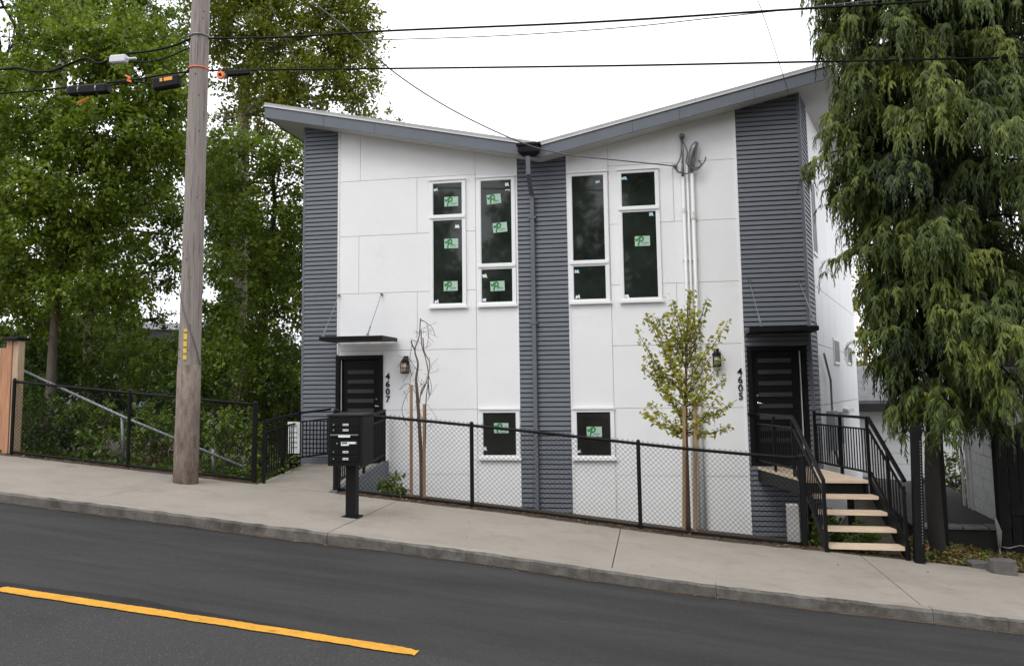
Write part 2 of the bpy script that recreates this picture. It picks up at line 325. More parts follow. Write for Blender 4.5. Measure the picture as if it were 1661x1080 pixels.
def panel(x0, x1, z0, z1=None, g=.0038):
    b = MB(); a, c = x0+g, x1-g
    if z1 is None: b.slab_xz([(a, z0+g), (c, z0+g), (c, soff(c)+.06), (a, soff(a)+.06)], YF, YF+.022)
    else: b.slab_xz([(a, z0+g), (c, z0+g), (c, z1-g), (a, z1-g)], YF, YF+.022)
    b.build('wall_panel', M['white'], house)
H = (4.14, 3.03, 1.89, .765, -.375, -1.58)
for p in [(-6.4, -5.94, H[0], None), (-5.94, -3.6, H[0], None), (-3.6, -2.78, 4.06, None), (-6.4, -4.77, H[1], H[0]), (-4.77, -3.6, H[1], H[0]),
          (-6.4, -5.96, H[2], H[1]), (-5.96, -3.6, H[2], H[1]), (-6.4, -4.77, H[3], H[2]), (-4.77, -3.6, H[3], H[2]), (-6.4, DLX1, DLT, H[3]), (DLX1, -3.6, H[4], H[3]),
          (DLX1, -3.6, H[5], H[4]), (DLX1, -3.6, -3.4, H[5]), (-3.6, -2.78, 1.57, 4.06), (-3.6, -2.78, -.38, 1.57), (-3.6, -2.78, -3.4, -.38),
          (-1.83, -1.04, 4.06, None), (-1.04, 1.3, H[0], None), (-1.04, .15, H[1], H[0]), (.15, 1.3, H[1], H[0]), (-1.04, 1.3, H[2], H[1]),
          (-1.04, .15, H[3], H[2]), (.15, 1.3, H[3], H[2]), (-1.04, 1.3, H[4], H[3]), (-1.04, 1.3, H[5], H[4]), (-1.04, 1.3, -3.4, H[5]),
          (-1.83, -1.04, 1.57, 4.06), (-1.83, -1.04, -.38, 1.57), (-1.83, -1.04, -3.4, -.38)]: panel(*p)
# side wall panels
rows = [(-3.4, -.37), (-.37, .77), (.77, 1.87), (1.87, 5.6)]
for (z0, z1), cuts in zip(rows, ([.9, 2.2, 4.6, 7, SL], [.9, 2.1, 3.3, 4.5, 5.7, 6.9, 8.1, SL], [.9, 2.1, 3.3, 4.5, 5.7, 6.9, 8.1, SL], [.9, 3.3, 5.7, 8.1, SL])):
    for s0, s1 in zip(cuts[:-1], cuts[1:]):
        b = MB(); s0 += .006; s1 -= .006; za, zb = (z1-.006, z1-.006) if z1 < 5 else (soff(side(s0, 0)[0])+.05, soff(side(s1, 0)[0])+.05)
        b.prism(None, [side(s0, z0+.006), side(s1, z0+.006), side(s1, zb), side(s0, za)], [side(s0, z0+.006, -.02), side(s1, z0+.006, -.02), side(s1, zb, -.02), side(s0, za, -.02)])
        b.build('wall_panel', M['white'], house)
b = MB()
for x in (-6.385, -2.795, -1.815, 1.285):
    zb = -1.36 if x < -6 else -3.4
    if x < -6: zb = DLT+.03
    b.box(x-.018, x+.018, YF-.016, YF+.02, zb, soff(x)+.05)
b.build('trim_strip', M['trim'], house)
b = MB(); b.prism(None, [side(.86, -1.5, .03), side(.93, -1.5, .03), side(.93, 5.2, .03), side(.86, 5.2, .03)], [side(.86, -1.5, -.02), side(.93, -1.5, -.02), side(.93, 5.2, -.02), side(.86, 5.2, -.02)]); b.build('trim_strip', M['white'], house)

# lap siding: one board after the other
PITCHB = .0872
def board_xz(b, x0, x1, z):
    zt = z+PITCHB-.016; yb, yt = YF-.036, YF-.022
    pr = [(YF+.024, z), (yb+.008, z-.002), (yb+.001, z+.004), (yb, z+.010), (yt, zt), (YF+.024, zt)]
    b.prism(None, [(x0, y, q) for y, q in pr], [(x1, y, q) for y, q in pr])
def siding(name, x0, x1, z0, hole=None, label=None):
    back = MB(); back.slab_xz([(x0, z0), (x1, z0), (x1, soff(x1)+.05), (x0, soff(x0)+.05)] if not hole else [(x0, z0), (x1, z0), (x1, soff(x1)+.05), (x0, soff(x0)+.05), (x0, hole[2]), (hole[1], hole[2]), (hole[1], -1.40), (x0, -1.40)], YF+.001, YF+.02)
    col = back.build(name, M['groove_shade'], house)
    strips = MB(); z = z0; top = max(soff(x0), soff(x1))
    while z < top:
        b = MB()
        if hole and -1.40 < z < hole[2]-.02:
            board_xz(b, hole[1]+.0, x1, z); board_xz(strips, x0, hole[0], z)
        else: board_xz(b, x0, x1, z)
        b.build('siding_board', M['siding'], col); z += PITCHB
    if strips.v: tag(strips.build('siding_strip', M['siding'], col), kind='stuff')
    return col
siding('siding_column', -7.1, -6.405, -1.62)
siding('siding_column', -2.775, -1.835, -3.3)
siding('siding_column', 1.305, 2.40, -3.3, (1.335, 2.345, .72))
b = MB(); z = -3.3
while z < soff(2.7):
    zt = z+PITCHB-.017
    b.prism(None, [side(0.02, z, .03), side(.86, z, .03), side(.86, zt, .02), side(0.02, zt, .02)][::1], [side(0.02, z, -.02), side(.86, z, -.02), side(.86, zt, -.02), side(0.02, zt, -.02)]); z += PITCHB
tag(b.build('side_siding', M['siding'], house), 'narrow siding return round the right corner', kind='stuff')
b = MB(); b.prism(None, [(2.385, YF-.034, -3.3), (2.44, YF-.034, -3.3), (2.465, YF+.06, -3.3), (2.40, YF+.06, -3.3)][::-1], [(2.385, YF-.034, 5.3), (2.44, YF-.034, 5.3), (2.465, YF+.06, 5.3), (2.40, YF+.06, 5.3)][::-1])
b.build('corner_board', M['corner'], house)
b = MB(); b.box(-7.13, -7.085, YF-.034, YF+.06, -1.62, 5.3); b.build('corner_board', M['corner'], house)
b = MB(); b.prism(None, [(2.40, 16.63, -4), (2.43, 16.63, -4), (bk[0], bk[1], -4), (bk[0]-.05, bk[1], -4)], [(2.40, 16.63, 4.0), (2.43, 16.63, 4.0), (bk[0], bk[1], 4.0), (bk[0]-.05, bk[1], 4.0)]); 

# roof: two planes falling to the middle
YE = 16.17; XL, XR = -7.80, 3.02; YB = bk[1]+.5
def roofpt(x, y, z): return (x+(FD.x/FD.y*(y-YE) if x > XC+.5 else 0), y, z)
def slope_slab(b, x0, x1, y0, y1, za, zb, mi=0):
    f = lambda x, y, z: roofpt(x, y, z)
    b.hexa([f(x0, y0, soff(x0)+za), f(x1, y0, soff(x1)+za), f(x1, y1, soff(x1)+za), f(x0, y1, soff(x0)+za), f(x0, y0, soff(x0)+zb), f(x1, y0, soff(x1)+zb), f(x1, y1, soff(x1)+zb), f(x0, y1, soff(x0)+zb)], mi)
b = MB(); slope_slab(b, XL+.03, XC-.001, YE+.03, YB-.03, .022, .27); slope_slab(b, XC+.001, XR-.03, YE+.03, YB-.03, .022, .27); roof = b.build('roof', M['roof'], house)
b = MB(); slope_slab(b, XL+.03, XC-.002, YE+.03, YB-.03, 0, .02); slope_slab(b, XC+.002, XR-.03, YE+.03, YB-.03, 0, .02); b.build('soffit', M['soffit'], roof)
for x0, x1 in ((XL, -6.55), (-6.545, -5.5), (-5.495, XC-.002), (XC+.002, -.55), (-.545, .3), (.305, 1.62), (1.625, XR)):
    b = MB(); slope_slab(b, x0, x1, YE, YE+.028, -.012, .190); b.build('fascia', M['fascia'], roof)
b = MB(); slope_slab(b, XL, XL+.028, YE+.03, YB, -.012, .205); b.build('fascia', M['fascia'], roof)
b = MB(); slope_slab(b, XR-.028, XR, YE+.03, YB, -.012, .205); b.build('fascia', M['fascia'], roof)
for x0, x1 in ((XL-.015, -4.9), (-4.895, XC-.002), (XC+.002, .6), (.605, XR+.015)):
    b = MB(); slope_slab(b, x0, x1, YE-.022, YE+.10, .212, .236); b.build('drip_flashing', M['pale'], roof)
    b = MB(); slope_slab(b, x0, x1, YE-.002, YE+.08, .237, .296); b.build('roof_edge', M['edge'], roof)
# rain scupper and downspout
b = MB(); b.box(-2.66, -2.27, YE-.15, YE-.004, 4.37, 4.52); b.box(-2.69, -2.24, YE-.17, YE-.002, 4.49, 4.535); b.hexa([(-2.58, YE-.12, 4.30), (-2.35, YE-.12, 4.30), (-2.35, YE-.03, 4.30), (-2.58, YE-.03, 4.30), (-2.66, YE-.15, 4.37), (-2.27, YE-.15, 4.37), (-2.27, YE-.004, 4.37), (-2.66, YE-.004, 4.37)])
b.build('scupper_box', M['black'], house)
b = MB(); b.hexa([(-2.52, YE-.09, 3.95), (-2.44, YE-.09, 3.95), (-2.44, YE-.03, 3.95), (-2.52, YE-.03, 3.95), (-2.52, YE-.11, 4.32), (-2.44, YE-.11, 4.32), (-2.44, YE-.05, 4.32), (-2.52, YE-.05, 4.32)])
b.hexa([(-2.52, YF-.10, 3.62), (-2.44, YF-.10, 3.62), (-2.44, YF-.04, 3.62), (-2.52, YF-.04, 3.62), (-2.52, YE-.09, 3.95), (-2.44, YE-.09, 3.95), (-2.44, YE-.03, 3.95), (-2.52, YE-.03, 3.95)])
b.bbox(-2.52, -2.44, YF-.115, YF-.04, -2.8, 3.64, .008)
dsp = b.build('downspout', M['corner'], house)
for z in (3.2, 1.2, -.8):
    b = MB(); b.box(-2.55, -2.41, YF-.122, YF-.03, z, z+.03); b.build('strap', M['corner'], dsp)

# windows
def ribbon(b, pts, w, y, mi):
    for (x0, z0), (x1, z1) in zip(pts[:-1], pts[1:]):
        d = Vector((x1-x0, z1-z0)); n = Vector((-d.y, d.x)).normalized()*w/2; e = d.normalized()*w*.25; y2 = y
        b.add([(x0-n.x-e.x, y2, z0-n.y-e.y), (x1-n.x+e.x, y2, z1-n.y+e.y), (x1+n.x+e.x, y2, z1+n.y+e.y), (x0+n.x-e.x, y2, z0+n.y-e.y)], [(0, 1, 2, 3)], mi)
def sticker(parent, px, py, y, k, rot=0):
    p = at(px, py, y); b = MB(); W, Hh = .275, .185; x0, z0 = -W/2, -Hh/2
    b.box(x0, -x0, -.0015, 0, z0, -z0, 0)
    R = random.Random(k); j = lambda: R.uniform(-.012, .012)
    f = lambda u, v: (x0+W*(u+j()), z0+Hh*(v+j()))
    ribbon(b, [f(.08, .74), f(.11, .56), f(.17, .58), f(.30, .90)], .024, -.003, 1)
    ribbon(b, [f(.36, .92), f(.22, .08)], .030, -.0034, 1)
    ribbon(b, [f(.30, .80), f(.44, .93), f(.56, .80), f(.52, .56), f(.40, .46), f(.31, .50)], .024, -.0038, 1)
    if k % 2: ribbon(b, [f(.52, .50), f(.60, .40)], .022, -.0042, 1)
    u = .46
    for i in range(6):
        du = R.uniform(.03, .075); ribbon(b, [(x0+W*u, z0+Hh*.28), (x0+W*(u+du), z0+Hh*(.28+R.uniform(0, .05)))], .011, -.003, 2); u += du+.018
    ribbon(b, [(x0+W*.4, z0+Hh*.12), (x0+W*.82, z0+Hh*.13)], .004, -.003, 2)
    c, s_ = math.cos(rot), math.sin(rot); b.v = [(x*c-z*s_, yy, x*s_+z*c) for x, yy, z in b.v]
    link('sticker', b.mesh('sticker', [M['card'], M['green'], M['ink']]), parent, p)
def paper(parent, px, py, y, k, m='tag', w=.085, h=.075):
    p = at(px, py, y); R = random.Random(k*13+5); b = MB(); j = lambda: R.uniform(-.012, .012)
    pts = [(-w/2+j(), -h/2+j()), (w*.1+j(), -h/2+.012+j()), (w/2+j(), -h/2+j()), (w/2-.01+j(), h*.12+j()), (w*.3+j(), h/2+j()), (-w*.2+j(), h*.28+j()), (-w/2+j(), h/2-.01+j())]
    b.slab_xz(pts, -.002, 0); link('paper_tag_or_reflection', b.mesh('paper_tag_or_reflection', M[m]), parent, p)
def window(x0, x1, z0, z1, panes, label, gl='glass', tags=(), stickers=(), t=.062):
    b = MB(); yo, yi = YF-.035, YF-.0005
    b.box(x0, x0+t, yo, yi, z0, z1); b.box(x1-t, x1, yo, yi, z0, z1)
    b.box(x0+t, x1-t, yo, yi, z1-t, z1); b.box(x0+t, x1-t, yo, yi, z0, z0+t)
    for (a0, a1), (c0, c1) in zip(panes[:-1], panes[1:]): b.box(x0+t, x1-t, yo+.002, yi, a1, c0)
    wn = b.build('window', M['trim'], house); wn['label'] = label
    b = MB(); b.box(x0-.02, x1+.03, yo-.03, yo-.001, z0-.022, z0+.026); b.build('sill', M['trim'], wn)
    b = MB(); b.box(x0-.015, x1+.015, yo-.022, yo-.001, z1-.012, z1+.018); b.build('head_trim', M['trim'], wn)
    for (a0, a1), (c0, c1) in zip(panes[:-1], panes[1:]): 
        b = MB(); b.box(x0+.01, x1-.01, yo-.02, yo-.001, a1+.03, c0-.006); b.build('transom', M['trim'], wn)
    for a0, a1 in panes:
        b = MB(); e = .012; y2 = YF-.020
        for q in ((x0+t, x0+t+e, a0, a1), (x1-t-e, x1-t, a0, a1), (x0+t+e, x1-t-e, a0, a0+e), (x0+t+e, x1-t-e, a1-e, a1)): b.box(q[0], q[1], yo+.006, YF-.001, q[2], q[3])
        b.build('sash', M['tag'], wn)
        b = MB(); b.box(x0+t+e, x1-t-e, YF-.012, YF-.002, a0+e, a1-e); b.build('pane', M[gl], wn)
    for i, s_ in enumerate(stickers): sticker(wn, s_[0], s_[1], YF-.0135, i+int(x0*100) % 7, s_[2] if len(s_) > 2 else 0)
    for i, s_ in enumerate(tags): paper(wn, s_[0], s_[1], YF-.0135, i+int(x0*70) % 9, *(s_[2:]))
window(-4.51, -3.79, 1.57, 4.06, [(1.63, 3.27), (3.36, 4.0)], 'tall window with the short pane on top, left of the left pair', 'glass', [(707, 308), (742, 367), (709, 489)], [(732, 327), (732, 395), (731, 464)])
window(-3.56, -2.82, 1.57, 4.06, [(1.63, 2.28), (2.37, 4.0)], 'tall window with the short pane at the bottom, next to the left edge of the middle siding', 'glass', [(823, 299), (823, 308, 'tag', .08, .035), (786, 447), (786, 486)], [(801, 323, .08), (811, 369, .07), (807, 464, .03)])
window(-1.80, -1.06, 1.57, 4.05, [(1.63, 2.27), (2.36, 3.99)], 'tall window without stickers, next to the right edge of the middle siding', 'glass', [(970, 295, 'blue_tag_or_reflection'), (936, 440, 'blue_tag_or_reflection'), (938, 481)])
window(-.87, -.11, 1.57, 4.05, [(1.63, 3.25), (3.34, 3.99)], 'tall window with one green sticker beside the white conduits', 'glass', [(1057, 347, 'blue_tag_or_reflection'), (1016, 480), (1012, 289, 'blue_tag_or_reflection', .1, .06)], [(1042, 391)])  # wide blue piece at the top left is a painted reflection, not paper
window(-3.56, -2.79, -1.29, -.375, [(-1.235, -.43)], 'small low window left of the middle siding', 'glass2', [(787, 727)], [(813, 694)])
window(-1.80, -1.04, -1.29, -.375, [(-1.235, -.43)], 'small low window right of the middle siding', 'glass2', [(939, 732)], [(964, 700)])
def side_window(s0, s1, z0, z1, label, nb=0):
    b = MB(); q = lambda a, c, e, f, o0, o1: b.hexa([side(a, e, o1), side(c, e, o1), side(c, e, o0), side(a, e, o0), side(a, f, o1), side(c, f, o1), side(c, f, o0), side(a, f, o0)])
    t = .09
    t = .055; q(s0, s0+t, z0, z1, .001, .022); q(s1-t, s1, z0, z1, .001, .022); q(s0+t, s1-t, z0, z0+t, .001, .03); q(s0+t, s1-t, z1-t, z1, .001, .022)
    for i in range(nb): zz = z0+(z1-z0)*(i+1)/(nb+1); q(s0+t, s1-t, zz-.02, zz+.02, .001, .04)
    wn = b.build('window', M['trim'], house); wn['label'] = label
    b = MB(); q(s0+t, s1-t, z0+t, z1-t, .004, .016); b.build('pane', M['dullglass'], wn)
side_window(1.0, 1.75, 2.48, 3.95, 'tall window on the side wall behind the cedar branches')
side_window(3.75, 4.95, .45, 1.02, 'small window in the middle of the side wall')
side_window(6.65, 8.0, .5, .98, 'small window near the far end of the side wall')

# doors
def door(x0, x1, zt, hinge_gap_left, strips_z, hx, label, frame=.07):
    b = MB(); y0 = YF-.035; zb = -1.385
    b.box(x0-.01, x0+frame, y0, YF+.15, zb, zt+.01); b.box(x1-frame, x1+.01, y0, YF+.15, zb, zt+.01); b.box(x0+frame, x1-frame, y0, YF+.15, zt-frame, zt+.01)
    b.box(x0+frame, x1-frame, YF-.02, YF+.15, zb, zb+.04)
    fr = b.build('door_frame', M['black'], house)
    px0, px1 = (x0+frame+.045, x1-frame-.006) if hinge_gap_left else (x0+frame+.006, x1-frame-.05)
    b = MB(); yd = YF+.055
    b.box(px0, px1, yd, yd+.045, zb+.045, zt-frame-.006)
    d = b.build('door', M['doorblk'], house); d['label'] = label
    gx = px0-.03 if hinge_gap_left else px1+.012
    b = MB(); b.box(gx, gx+.016, yd-.05, yd-.03, zb+.05, zt-frame-.01); b.build('weather_strip', M['pale'], fr)
    w_ = px1-px0
    for z in strips_z:
        b = MB(); b.box(px0+.10*w_/.8, px1-.13*w_/.8, yd-.008, yd-.001, z-.037, z+.037); b.build('glass_strip', M['frost'], d)
        b = MB(); a0, a1 = px0+.10*w_/.8, px1-.13*w_/.8
        b.box(a0-.012, a1+.012, yd-.014, yd-.001, z+.0375, z+.048); b.box(a0-.012, a1+.012, yd-.014, yd-.001, z-.048, z-.0375); b.build('bead', M['doorblk'], d)
    b = MB(); b.tube([(hx, yd-.001, -.30), (hx, yd-.05, -.30)], .026, 10); b.tube([(hx, yd-.05, -.30), (hx+.10, yd-.05, -.31)], .011, 8); b.build('handle', M['chrome'], d, smooth=True)
    b = MB(); b.tube([(hx, yd-.001, -.17), (hx, yd-.025, -.17)], .024, 10); b.build('lock', M['mast'], d, smooth=True)
door(DLX0-.005, DLX1+.005, DLT+.0, True, [.36-.185*k for k in range(7)], -5.60, 'black front door of the left unit')
door(DRX0-.03, DRX1+.01, DRT, False, [.45-.20*k for k in range(8)], 1.50, 'black front door of the right unit')

# canopies
def canopy(xa, xb, yfront, z, rods, label):
    b = MB(); y1 = YF-.032
    b.box(xa, xb, yfront, yfront+.02, z-.03, z+.045); b.box(xa, xa+.02, yfront+.02, y1, z-.03, z+.045); b.box(xb-.02, xb, yfront+.02, y1, z-.03, z+.045)
    c = b.build('door_canopy', M['black'], house); c['label'] = label
    b = MB(); b.box(xa+.02, xb-.02, yfront+.02, y1, z-.022, z-.004); b.build('canopy_panel', M['black'], c)
    n = 4
    b = MB()
    for i in range(1, n): x = xa+(xb-xa)*i/n; b.box(x-.012, x+.012, yfront+.021, y1, z-.003, z+.03)
    b.build('canopy_rib', M['black'], c)
    for (x0, z0), x1 in rods:
        b = MB(); p, q = Vector((x0, YF-.034, z0)), Vector((x1, yfront+.05, z+.07))
        b.tube([p, q], .0065, 6); r = b.build('tie_rod', M['steel'], c)
        b = MB(); b.tube([lerp(p, q, .80), lerp(p, q, .95)], .014, 6); b.build('turnbuckle', M['mast'], r)
        b = MB(); b.tube([p+Vector((0, .03, 0)), p-Vector((0, .03, .0))], .022, 8); b.build('anchor', M['mast'], r)
        b = MB(); b.box(x1-.02, x1+.02, yfront+.03, yfront+.07, z+.055, z+.085); b.build('bracket', M['mast'], r)
canopy(-6.39, -5.16, 15.65, .955, [((-6.36, 1.87), -6.33), ((-5.48, 1.86), -5.46)], 'flat black canopy over the left door')
canopy(1.32, 2.44, 15.65, .945, [((1.43, 1.89), 1.52), ((2.28, 1.86), 2.40)], 'flat black canopy over the right door')
# house numbers
def digits(txt, x, ztop, step, size, label):
    base = None
    for i, ch in enumerate(txt):
        cu = bpy.data.curves.new('digit', 'FONT'); cu.body = ch; cu.size = size; cu.extrude = .008; cu.offset = .003; cu.align_x = 'CENTER'; cu.resolution_u = 4
        t = bpy.data.objects.new('digit_tmp', cu); C.objects.link(t); bpy.context.view_layer.update()
        me = bpy.data.meshes.new_from_object(t.evaluated_get(bpy.context.evaluated_depsgraph_get())); bpy.data.objects.remove(t)
        me.transform(Matrix.Rotation(math.pi/2, 4, 'X')); me.materials.clear(); me.materials.append(M['black'])
        if base is None:
            base = link('house_number', me, house, (x, YF-.012, ztop)); base['label'] = label
        else:
            link('digit', me, base, (x, YF-.012, ztop-step*i))
digits('4607', -5.36, .21, .145, .17, 'black digits 4607 beside the left door')
digits('4605', 1.205, .205, .145, .17, 'black digits 4605 beside the right door')
# service mast and conduits on the right half
b = MB(); b.tube([(.33, YF-.06, 3.85), (.33, YF-.06, -2.9)], .030, 8); b.build('conduit', M['conduit'], house, smooth=True)
b = MB(); b.tube([(.41, YF-.045, 4.35), (.41, YF-.045, -2.9)], .022, 8); b.build('conduit', M['conduit'], house, smooth=True)
b = MB(); b.tube([(.495, YF-.07, 3.9), (.495, YF-.07, -2.9)], .034, 8); b.build('conduit', M['conduit'], house, smooth=True)
b = MB(); b.tube([(.495, YF-.07, 3.05), (.495, YF-.07, 3.18)], .046, 10); b.tube([(.33, YF-.06, 3.18), (.33, YF-.06, 3.26)], .040, 10)
for z in (2.3, .9, -.5): b.box(.28, .55, YF-.035, YF-.001, z, z+.035)
b.build('conduit_clamp', M['conduit'], house)
wh = MB()
wh.tube(spline([(.33, YF-.06, 3.84), (.33, YF-.09, 3.98), (.34, YF-.12, 4.30), (.33, YF-.07, 4.55)], 4), [.028]*5+[.02]*8, 8)
wh.tube(spline([(.495, YF-.07, 3.88), (.48, YF-.10, 4.08), (.53, YF-.13, 4.33), (.60, YF-.10, 4.46)], 4), [.03, .032, .034, .036, .04, .05, .056, .06, .062, .06, .055, .05, .04], 8)
wh.tube([(.34, YF-.02, 4.60), (.34, YF-.13, 4.60)], .05, 10)
tag(wh.build('weatherhead', M['mast'], house, smooth=True), 'grey curved weatherheads of the power service')
wl = MB()
for pts in ([(.33, YF-.08, 4.56), (.42, YF-.15, 4.3), (.40, YF-.15, 4.1), (.47, YF-.14, 3.98), (.55, YF-.14, 3.95)], [(.34, YF-.08, 4.55), (.30, YF-.16, 4.2), (.22, YF-.17, 4.02), (.25, YF-.15, 3.92), (.36, YF-.12, 3.9)],
            [(.60, YF-.12, 4.45), (.56, YF-.17, 4.15), (.50, YF-.16, 3.97), (.60, YF-.16, 3.95), (.72, YF-.16, 4.08), (.75, YF-.16, 4.17)], [(.58, YF-.12, 4.4), (.52, YF-.15, 4.12), (.55, YF-.15, 3.98), (.66, YF-.15, 4.02), (.62, YF-.15, 4.12)], [(.27, YF-.12, 3.93), (.40, YF-.13, 3.88), (.44, YF-.12, 3.95)]):
    wl.tube(spline(pts, 5), .013, 5)
wl.build('service_loop', M['cablegrey'], house, smooth=True)
b = MB(); b.tube([(.20, YF-.001, 4.06), (.20, YF-.06, 4.06)], .038, 10); b.build('insulator', M['mast'], house, smooth=True)
# meters and pipes on the side wall behind the stair railing
for s, z0, z1, w_ in ((1.9, -1.25, -.5, .5), (3.1, -1.2, -.55, .42)):
    b = MB(); b.hexa([side(s, z0, .16), side(s+w_, z0, .16), side(s+w_, z0, .001), side(s, z0, .001), side(s, z1, .16), side(s+w_, z1, .16), side(s+w_, z1, .001), side(s, z1, .001)]); b.build('meter_box', M['farblue'], house)
for P_ in ([side(2.2, -.5, .08), side(2.2, .1, .08), side(1.5, .6, .06)], [side(3.3, -1.2, .08), side(3.3, -2.2, .08)], [side(2.2, -1.25, .1), side(2.6, -1.6, .12), side(3.0, -1.6, .12)]):
    b = MB(); b.tube(P_, .022, 6); b.build('meter_pipe', M['mast'], house)
b = MB(); b.hexa([side(5.2, -.62, .12), side(6.6, -.62, .12), side(6.6, -.62, .001), side(5.2, -.62, .001), side(5.2, -.55, .10), side(6.6, -.55, .10), side(6.6, -.52, .001), side(5.2, -.52, .001)]); b.build('vent_hood', M['oldwhite'], house)

# lanterns
def lantern(x, z, gm, label):
    t = thing('wall_lantern', (x, YF-.02, z), label, 'lamp', 'lanterns beside the front doors')
    b = MB(); b.box(x-.045, x+.045, YF-.03, YF-.001, z-.02, z+.15); b.tube([(x, YF-.03, z+.10), (x, YF-.10, z+.13)], .018, 8); b.build('wall_plate', M['black'], t)
    b = MB(); b.tube([(x, YF-.10, z+.02), (x, YF-.10, z+.05), (x, YF-.10, z+.10), (x, YF-.10, z+.14)], [.085, .08, .04, .02], 8); b.build('cap', M['black'], t)
    b = MB(); b.tube([(x, YF-.10, z-.155), (x, YF-.10, z+.02)], .052, 12); b.build('glass_cylinder', M[gm], t, smooth=True)
    b = MB()
    for dx, dy in ((-.062, -.062), (.062, -.062), (.062, .062), (-.062, .062)): b.box(x+dx-.007, x+dx+.007, YF-.10+dy-.007, YF-.10+dy+.007, z-.17, z+.03)
    for zz in (-.17, -.08): b.box(x-.055, x+.055, YF-.168, YF-.158, z+zz, z+zz+.014); b.box(x+.058, x+.068, YF-.155, YF-.045, z+zz, z+zz+.014)
    b.box(x-.066, x+.066, YF-.166, YF-.034, z-.186, z-.171); b.build('cage', M['black'], t)
lantern(-4.99, .50, 'amberglass', 'black wall lantern with amber glass beside the left door')
lantern(.81, .53, 'clearglass', 'black wall lantern behind the leaves of the young street tree')

# ================================================================ UTILITY POLE AND LINES
YP = 12.52; pb = at(301, 783, YP); pt = at(326, 0, YP); pd = (pt-pb).normalized(); ptop = pb+pd*9.6
pole = thing('utility_pole', pb, 'weathered wooden utility pole standing in the sidewalk', 'utility pole')
b = MB(); n = 14; pts = [pb+pd*(9.6*i/n) for i in range(n+1)]; b.tube([pb-Vector((0, 0, .3))]+pts, [.175]+[.175-.003*i for i in range(n+1)], 20); b.build('shaft', M['pole'], pole, smooth=True)
hz = (at(297, 592, YP).z-pb.z)/pd.z
b = MB(); b.tube([pb-Vector((0, 0, .2)), pb+pd*.35, pb+pd*.9, pb+pd*hz], [.187, .184, .180, .176], 20); tag(b.build('butt_section', M['poleb'], pole, smooth=True), 'darker brown lower stretch of the pole')
def ring(name, h, m, r=.168, t=.03):
    b = MB(); c = pb+pd*h; b.tube([c-pd*t/2, c+pd*t/2], r, 16); return b.build(name, M[m], pole, smooth=True)
hp = lambda py: (at(310, py, YP).z-pb.z)/pd.z
ring('orange_band', hp(114), 'orangew', .161, .022); ring('steel_band', hp(62), 'mast', .165, .02)
b = MB(); cc = pb+pd*hp(563)
for k, (a, h, m_) in enumerate(((545-563, 12, 0), (558-563, 11, 0), (570-563, 10, 0), (582-563, 9, 0), (534-563, 6, 0))):
    zc = cc-pd*(a*.0085); th = -1.46
    o = Vector((math.cos(th), math.sin(th), 0))*.178; s_ = Vector((-math.sin(th), math.cos(th), 0))*.026
    b.prism(None, [zc+o-s_-pd*h*.0036, zc+o+s_-pd*h*.0036, zc+o*1.02+s_+pd*h*.0036, zc+o*1.02-s_+pd*h*.0036], [zc+o*.9-s_-pd*h*.0036, zc+o*.9+s_-pd*h*.0036, zc+o*.9+s_+pd*h*.0036, zc+o*.9-s_+pd*h*.0036])
b.build('yellow_marker', M['yellow'], pole)
b = MB(); gw = []
for i in range(12):
    t = i/11; h = hp(470)+(hp(592)-hp(470))*t; th = -2.4+2.4*t; gw.append(pb+pd*h+Vector((math.cos(th), math.sin(th), 0))*.182)
b.tube(gw, .008, 5); b.build('ground_wire', M['cablegrey'], pole)
b = MB()
for k in range(26):
    th = random.uniform(-2.6, -.5); h = random.uniform(1.0, 8); o = Vector((math.cos(th), math.sin(th), 0)); c = pb+pd*h
    b.tube([c+o*.14, c+o*(.182-.003*h)], .008, 5)
tag(b.build('nail', M['barkdark'], pole), kind='stuff')
def wire(name, pts, r, label, cat='cable', m='cable', group=None, n=8):
    P_ = [at(*p) if not isinstance(p, Vector) else p for p in pts]; b = MB(); b.tube(spline(P_, n), r, 6); loc = P_[0]
    return tag(b.build(name, M[m], None, loc, smooth=True), label, cat, group)
YW = YP-.1
g = 'overhead lines along the street'
wire('overhead_cable', [(338, 63, YW), (470, 60, YW), (640, 50, YW), (950, 37, YW), (1265, 17, YW), (1480, 4, YW), (1700, -12, YW), (2100, -40, YW)], .016, 'thick black overhead cable crossing highest in the sky to the right of the pole', group=g)
wire('overhead_cable', [(340, 115, YW), (480, 113, YW), (640, 111.5, YW), (1000, 107, YW), (1300, 101, YW), (1661, 93, YW), (2100, 82, YW)], .0145, 'lower black overhead cable crossing level over the house roof', group=g)
wire('overhead_cable', [(590, 66, YW+.3), (800, 59, YW+.3), (1000, 46, YW+.3), (1170, 28, YW+.3), (1400, 3, YW+.3), (1500, -8, YW+.3)], .008, 'thin grey line just below the highest cable', m='cablegrey', group=g)
wire('overhead_cable', [(316, 60, YW), (283, 74, YW), (245, 83, YW), (205, 87, YW)], .018, 'black cable rising into the pole above the grey box', group=g)
wire('overhead_cable', [(306, 78, YW), (275, 92, YW), (245, 100, YW), (206, 101, YW), (178, 102, YW)], .012, 'thin black cable between the grey box and the pole', group=g)
wire('overhead_cable', [(182, 96, YW), (160, 103, YW), (140, 95, YW), (115, 103, YW), (85, 115, YW), (55, 116, YW), (30, 111, YW), (0, 113, YW), (-120, 122, YW)], .021, 'thick wavy black cable leaving the frame left of the grey box', group=g)
wire('overhead_cable', [(312, 116, YW), (262, 122, YW), (215, 130, YW), (110, 142, YW), (50, 148, YW), (0, 152, YW), (-120, 164, YW)], .015, 'straight black cable carrying the splice case left of the pole', group=g)
